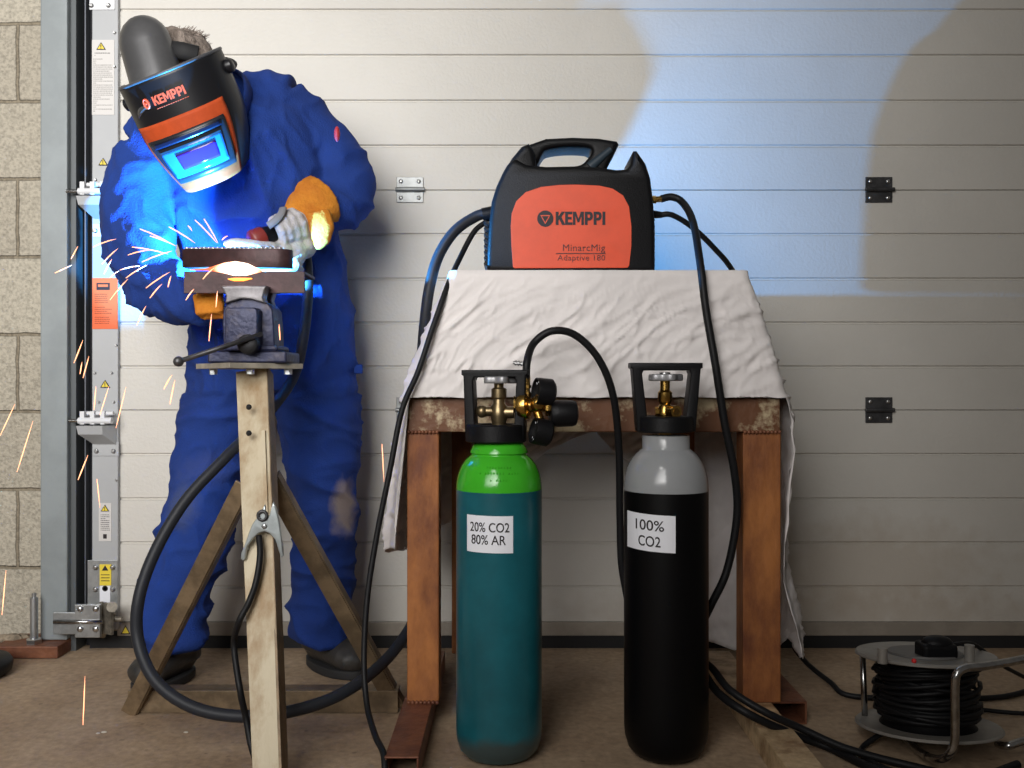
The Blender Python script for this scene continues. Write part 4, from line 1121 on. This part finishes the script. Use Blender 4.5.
h_or = mat('helmet_orange', (.50,.075,.02), .6, spec=.15, var=.15, scale=30)
patch(-.60,.64,.36,1.0,.004,.003,'orange_front', h_or, helmet, 30, 20)
patch(-.46,.56,.49,.90,.009,.006,'lens_frame', mat('lens_frame_black',(.015,.017,.022),.3), helmet, 24, 10, fn=lambda s,t: (-.46+.06*t+(1.0-.05*t)*s, .49+.41*t))
patch(-.34,.44,.60,.85,.0135,.003,'lens_filter', mat('lens_glass', (.02,.13,.42), .15, var=.0), helmet, 20, 8)
patch(-.15,.34,.655,.795,.0158,.0015,'lens_window', mat('purple_glass', (.05,.02,.22), .1), helmet, 16, 6)
patch(-.38,.48,.515,.565,.0135,.003,'lens_shade', mat('slot_black',(.006,.008,.02),.3), helmet, 16, 3)
# rim lip
b = nb(); loft(b, [shell(u, .0, 0) for u in [-1+k/24 for k in range(49)]], .004, 8); obj('rim', b, mat('rim_grey',(.07,.07,.075),.4), helmet, smooth=True)
# helmet lettering
def helm_text(s, size, uc, vc, width, m, bold=.001):
    me, _ = logo_mesh(s); 
    for v in me.vertices: v.co.y = (v.co.y-.5)*size
    bm2 = nb(); bm2.from_mesh(me); bpy.data.meshes.remove(me); bmesh.ops.triangulate(bm2, faces=bm2.faces)
    xs = [v.co.x for v in bm2.verts]; w = max(xs)-min(xs); cx = (max(xs)+min(xs))/2
    for v in bm2.verts:
        u = uc+(v.co.x-cx)/w*width; vv = vc-v.co.y/.25
        v.co = shell(u, vv, .0032+v.co.z)
    obj('lettering', bm2, m, helmet)
helm_text('KEMPPI', .019, .06, .185, .40, mat('red_print', (.75,.09,.03), .5))
helm_text('a l p h a', .009, .09, .255, .30, MATS['red_print'], .0002) if False else None
b = nb()
for k in range(14): 
    u0 = -.13+k*.029; loft(b, [shell(u0,.252,.003), shell(u0+.02,.252,.003)], .0009, 5)
obj('small_print', b, MATS['red_print'], helmet)
b = nb(); p0 = shell(-.245,.185,.003)
loft(b, [shell(-.235+.032*math.cos(k/16*2*PI), .185+.036*math.sin(k/16*2*PI), .0035) for k in range(16)], .0028, 6, closed=True)
ball(b, shell(-.235,.185,.003), .0035, u=8, v=6)
obj('emblem', b, MATS['red_print'], helmet)
# ratchet knobs at both temples, headband
for u, v in ((.97,.17),(-.97,.16)):
    c = shell(u, v, .004); ax = (MR @ Vector((1 if u > 0 else -1, .0, 0)))
    b = nb(); lathe(b, [(0,-.004),(.015,-.004),(.016,.0),(.014,.009),(.009,.012),(0,.012)], c, 24, axis=ax); obj('ratchet_knob', b, helm_pl, helmet, smooth=True, autos=40)
def band(pts, a, b_, m=matte_black): 
    b = nb(); loft(b, spline(pts, 6), (a, b_), 12); return obj('headband', b, m, helmet, smooth=True)
band([MO+MR@Vector(v) for v in ((-.108,-.02,.09),(-.105,.06,.10),(-.06,.12,.12),(0,.14,.13),(.06,.12,.12),(.105,.06,.10),(.108,-.02,.09))], .016, .006)
band([P(168,49,2.14), P(182,51,2.12), P(198,55,2.13)], .020, .012)
# grey domed crown piece rising inside the mask rim
b = nb(); ax0, ax1 = P(166,112,2.10), P(138,18,2.135)
A = (ax1-ax0); L = A.length; pts = []; rad = []
for k in range(22):
    t = k/21
    if t < .72: pts.append(ax0+A*t); rad.append((.060-.004*t,.045))
    else:
        q = (t-.72)/.28*PI/2; pts.append(ax0+A*(.72+.28*math.sin(q))); rad.append((max(.0565*math.cos(q),.001), max(.044*math.cos(q),.001)))
loft(b, pts, rad, 36); obj('crown_guard', b, mat('grey_crown', (.16,.16,.165), .33, .6, var=.2, scale=10), helmet, smooth=True, label='grey domed crown guard')

# ---- boots
leather = mat('black_leather', (.02,.019,.018), .5, scale=12, col2=(.05,.045,.04), lo=.4, hi=.7, bump=.2, bscale=60)
sole_m = mat('boot_sole', (.02,.02,.021), .7)
def boot(heel, toe, ankle):
    heel, toe = Vector(heel), Vector(toe); A = (toe-heel); L = A.length; f = A.normalized(); s = f.cross(Vector((0,0,1)))
    def q(t, z, w=0): return heel+f*(t*L)+Vector((0,0,z))+s*w
    b = nb()
    loft(b, [q(-.06,.055), q(.08,.062), q(.3,.065), q(.55,.055), q(.8,.05), q(.95,.042), q(1.03,.036)], [(.020,.030),(.038,.048),(.042,.052),(.046,.042),(.052,.036),(.042,.030),(.018,.014)], 20, up=Vector((0,0,1)))
    loft(b, [q(.2,.05), q(.22,.10), Vector(ankle)], [.052,.056,.062], 16)
    bo = obj('boot', remesh(b, .006, 4), leather, person, smooth=True)
    b = nb(); lp = []
    for k in range(30):
        a = k/30*2*PI; lx = math.cos(a)*.55*L+.49*L; ww = .046+.010*math.sin((lx/L-.2)*2.4); lp.append((lx, math.sin(a)*ww))
    me = plate2d([lp], .011, .003)
    bm2 = nb(); bm2.from_mesh(me); bpy.data.meshes.remove(me)
    for v in bm2.verts: c = v.co.copy(); v.co = heel+f*c.x+s*c.y+Vector((0,0,.0125+c.z))
    bmesh.ops.remove_doubles(bm2, verts=bm2.verts, dist=1e-5)
    obj('sole', bm2, sole_m, bo, smooth=True, autos=40)
def G(px, d): return (P(px,0,d).x, d, 0)
boot(G(190,2.46), G(137,2.30), P(181,628,2.385)); boot(G(312,2.57), G(360,2.42), P(318,620,2.50))

# ---- gloves
white_g = mat('pale_glove_leather', (.52,.50,.50), .8, scale=20, col2=(.36,.34,.34), lo=.3, hi=.6, bump=.4, bscale=90)
tan_g = mat('tan_gauntlet_leather', (.62,.24,.03), .9, spec=.1, scale=14, col2=(.42,.13,.02), lo=.3, hi=.65, bump=.4, bscale=90)
# torch-holding hand: axis of handle
TA, TB = P(296,226,2.245), P(258,239,2.175)
ta = (TB-TA).normalized(); ts, tw, _ = frame(ta)
def ring(c, ang, r): return c+ts*(r*math.cos(ang))+tw*(r*math.sin(ang))
b = nb()
# palm lump on the far/right side, fingers wrapped over the front
limb(b, [(309,216,2.265,(.038,.030)),(300,223,2.25,(.044,.032)),(291,231,2.24,(.048,.032)),(281,236,2.225,(.042,.028)),(276,238,2.22,(.027,.020))], 18)
fb = nb()
ball(b, P(292,251,2.235), .040, sx=.9, sy=.8, sz=1.05); ball(b, P(302,244,2.26), .036); limb(b, [(261,270,2.235,.026),(272,268,2.235,.031),(284,265,2.235,.034),(296,258,2.24,.034)], 14); ball(b, P(281,252,2.205), .028)  # extra glove lumps, mostly hidden behind the bars, added to block arc light
for k in range(4):
    c = TA+ta*(.006+k*.0185)
    rr = .036-.0015*k
    chain = [ring(c, math.radians(a), rr*(1 if i else .9)) for i, a in enumerate((-175+8*k, -140, -105, -70, -35, 0, 25-10*abs(k-1.5)))]
    pr = [(.0115,.0105),(.0125,.011),(.0118,.0105),(.0118,.0105),(.0112,.010),(.0105,.0095),(.006,.006)]
    loft(b, chain, pr, 12)
# thumb pointing forward along the handle, lying under it; forefinger steadies on the strip
loft(b, [P(284,248,2.21), P(272,248,2.17), P(258,246,2.145), P(243,243.5,2.13), P(230,243,2.125), P(223,243.5,2.125)], [(.016,.014),(.014,.013),(.0125,.012),(.0115,.011),(.0105,.010),(.005,.005)], 12)
gl = obj('glove', remesh(b, .0035, 3, lambda p, n: .0018*noise.noise(p*55)), white_g, person, smooth=True, label='pale leather welding glove on the torch')
b = nb(); loft(b, [P(298,221,2.255), P(306,212,2.27), P(314,203,2.285), P(320,200,2.30)], [(.042,.036),(.054,.044),(.066,.052),(.070,.056)], 24, cap=True)
loft(b, [P(318,212,2.235), P(322,228,2.230), P(321,241,2.233), P(318,249,2.24)], [(.030,.02),(.030,.018),(.024,.014),(.006,.006)], 14)
obj('gauntlet_cuff', remesh(b, .005, 3, lambda p, n: .004*noise.noise(p*22)), tan_g, gl, smooth=True, label='tan leather gauntlet cuff')
b = nb(); loft(b, spline([P(268,226,2.165), P(275,221,2.168), P(281,214,2.18), P(283,208,2.20)], 4), (.009,.004), 10); obj('strap', b, mat('grey_strap',(.22,.22,.23),.7), gl, smooth=True)
# lower hand: tan glove gripping the work from below
b = nb()
limb(b, [(190,302,2.16,(.034,.03)),(200,300,2.15,(.04,.032)),(208,298,2.14,(.042,.03))], 16)
for k in range(4):
    x = 201+k*6.2; y = 309-k*.2
    loft(b, [P(x-3, y-14, 2.105), P(x-1, y-3, 2.095), P(x, y+4, 2.085), P(x+3, y+7, 2.095), P(x+6, y+3, 2.11)], [.0125,.0125,.012,.0115,.007], 12)
loft(b, [P(204,285,2.13), P(214,287,2.10), P(219,294,2.085), P(220,299,2.085)], [.013,.0125,.011,.006], 12)
gl2 = obj('glove', remesh(b, .004, 3, lambda p, n: .0015*noise.noise(p*55)), tan_g, person, smooth=True, label='tan leather glove beneath the steel angle')

# ================================================================== TORCH
tc_ = thing('welding_torch', 'dark red and black welding torch held in the pale glove', 'welding torch', P(258,238,2.13))
b = nb(); loft(b, [TA+ta*-.02, TA+ta*.02, TA+ta*.07, TB+ta*.004], [(.016,.016),(.018,.018),(.021,.019),(.024,.020)], 20); obj('handle', b, black_plastic, tc_, smooth=True, autos=50)
b = nb(); loft(b, [TB-ta*.012, TB+ta*.014, TB+ta*.020], [(.0255,.022),(.0245,.021),(.018,.015)], 24); obj('front_collar', b, mat('dark_red_plastic', (.20,.025,.018), .4), tc_, smooth=True, autos=50)
ARC = Vector((P(234,0,2.105).x, 2.105, .9893)); AD = Vector((.10,.72,.69)).normalized()
b = nb(); loft(b, spline([TB+ta*.01, TB+ta*.04+Vector((0,0,-.006)), ARC+AD*.085+Vector((.006,0,.004)), ARC+AD*.06, ARC+AD*.04], 5), .0085, 14); obj('swan_neck', b, brass, tc_, smooth=True)
b = nb(); loft(b, [ARC+AD*.055, ARC+AD*.020, ARC+AD*.0150], [.0130,.0130,.0118], 18); obj('nozzle', b, chrome, tc_, smooth=True, autos=50)

# ================================================================== SPARKS
spark_m = mat('glowing_spark', (1,.4,.2), .5, emit=((1,.42,.22), 2.2))
segs = [(93,247,116,239),(102,264,118,248.5),(104,274,112,259),(110,278,119,271),(110,300,128,279),(126,278,147,265),(150,298,162,284),(168,287,171,276),
 (195,220,217,243),(204,219,218,243),(169,227,195,243),(140,229,170,243),(132,247,168,254),(142,262,172,251),(186,300,194,289),(203,279,214,268),
 (209,341,211.6,314),(216,307,217.5,291),(280,340,279,324),(55,273,72,265),(71,259,78,246),(0,436,15,404),(17,472,33,421),(74,363,83,340),(83,378,89,356),
 (80,374,82,362),(100,415,109,386),(116,428,126,387),(94,410,96,386),(97,479,100,508),(382,444,384,482),(292,495,292,538),(83,725,85,676),(2,615,6,570),
 (137,325,146,306),(164,389,172,375),(170,404,175,380),(120,270,140,266),(128,255,150,250),(146,288,170,272),(150,236,176,246),(78,480,88,455),(188,226,192,231),(222,240,228,236)]
for i, (xa, ya, xb_, yb_) in enumerate(segs):
    near = math.hypot(xa-235, ya-270) < 160
    d0 = 2.06 if near else random.uniform(1.75, 2.25)
    if 160 < xa < 290 and ya > 280: d0 = 1.93
    if near: a, c = P(xa, ya, d0-.10), P(xb_, yb_, d0-.03)
    else: a, c = P(xa, ya, d0), P(xb_, yb_, d0+.02)
    if ya > 600 and xa > 50: a, c = P(xa, ya, 1.9), P(xb_, yb_, 1.9)
    mid = (a+c)/2; sag = Vector((0,0,.0015 if near else 0))
    b = nb(); r = .0011 if near else .0010
    loft(b, [a, a.lerp(c,.3)+sag, a.lerp(c,.7)+sag, c], [r*.6, r*1.15, r, r*.25], 6)
    tag(obj('spark', b, spark_m, smooth=True), 'short glowing orange welding spark flying off the arc', 'spark', 'sparks flying off the weld')

# ================================================================== LIGHT
w = bpy.data.worlds.new('World'); sc.world = w; w.use_nodes = True
w.node_tree.nodes['Background'].inputs[0].default_value = (1,.93,.85,1)
w.node_tree.nodes['Background'].inputs[1].default_value = .075
def area(name, loc, target, sx, sy, power, col):
    l = bpy.data.lights.new(name, 'AREA'); l.shape = 'RECTANGLE'; l.size = sx; l.size_y = sy; l.energy = power; l.color = col
    o = bpy.data.objects.new(name, l); COL.objects.link(o); o.location = loc
    o.rotation_euler = (Vector(target)-Vector(loc)).to_track_quat('-Z', 'Y').to_euler(); return o
area('daylight_doorway', (-1.3, -.95, 2.0), (-1.6, 2.7, 1.7), 2.2, 1.8, 60, (1,.98,.955)).data.spread = math.radians(96)
area('rooflight', (-.9, -.6, 3.1), (.0, 2.2, .8), .5, .3, 8, (1,.97,.93))
l = bpy.data.lights.new('arc_light', 'POINT'); l.energy = 135; l.color = (.05,.38,1); l.shadow_soft_size = .004
o = bpy.data.objects.new('arc_light', l); COL.objects.link(o); o.location = ARC

# ================================================================== CAMERA
cam = bpy.data.cameras.new('Camera'); cam.sensor_width = 36; cam.lens = F/1024*36
co = bpy.data.objects.new('Camera', cam); COL.objects.link(co); co.location = (0,0,CH); co.rotation_euler = (PI/2,0,0)
sc.camera = co
sc.view_settings.view_transform = 'Standard'; sc.view_settings.look = 'None'
sc.view_settings.exposure = 0; sc.view_settings.gamma = 1; sc.view_settings.use_curve_mapping = False
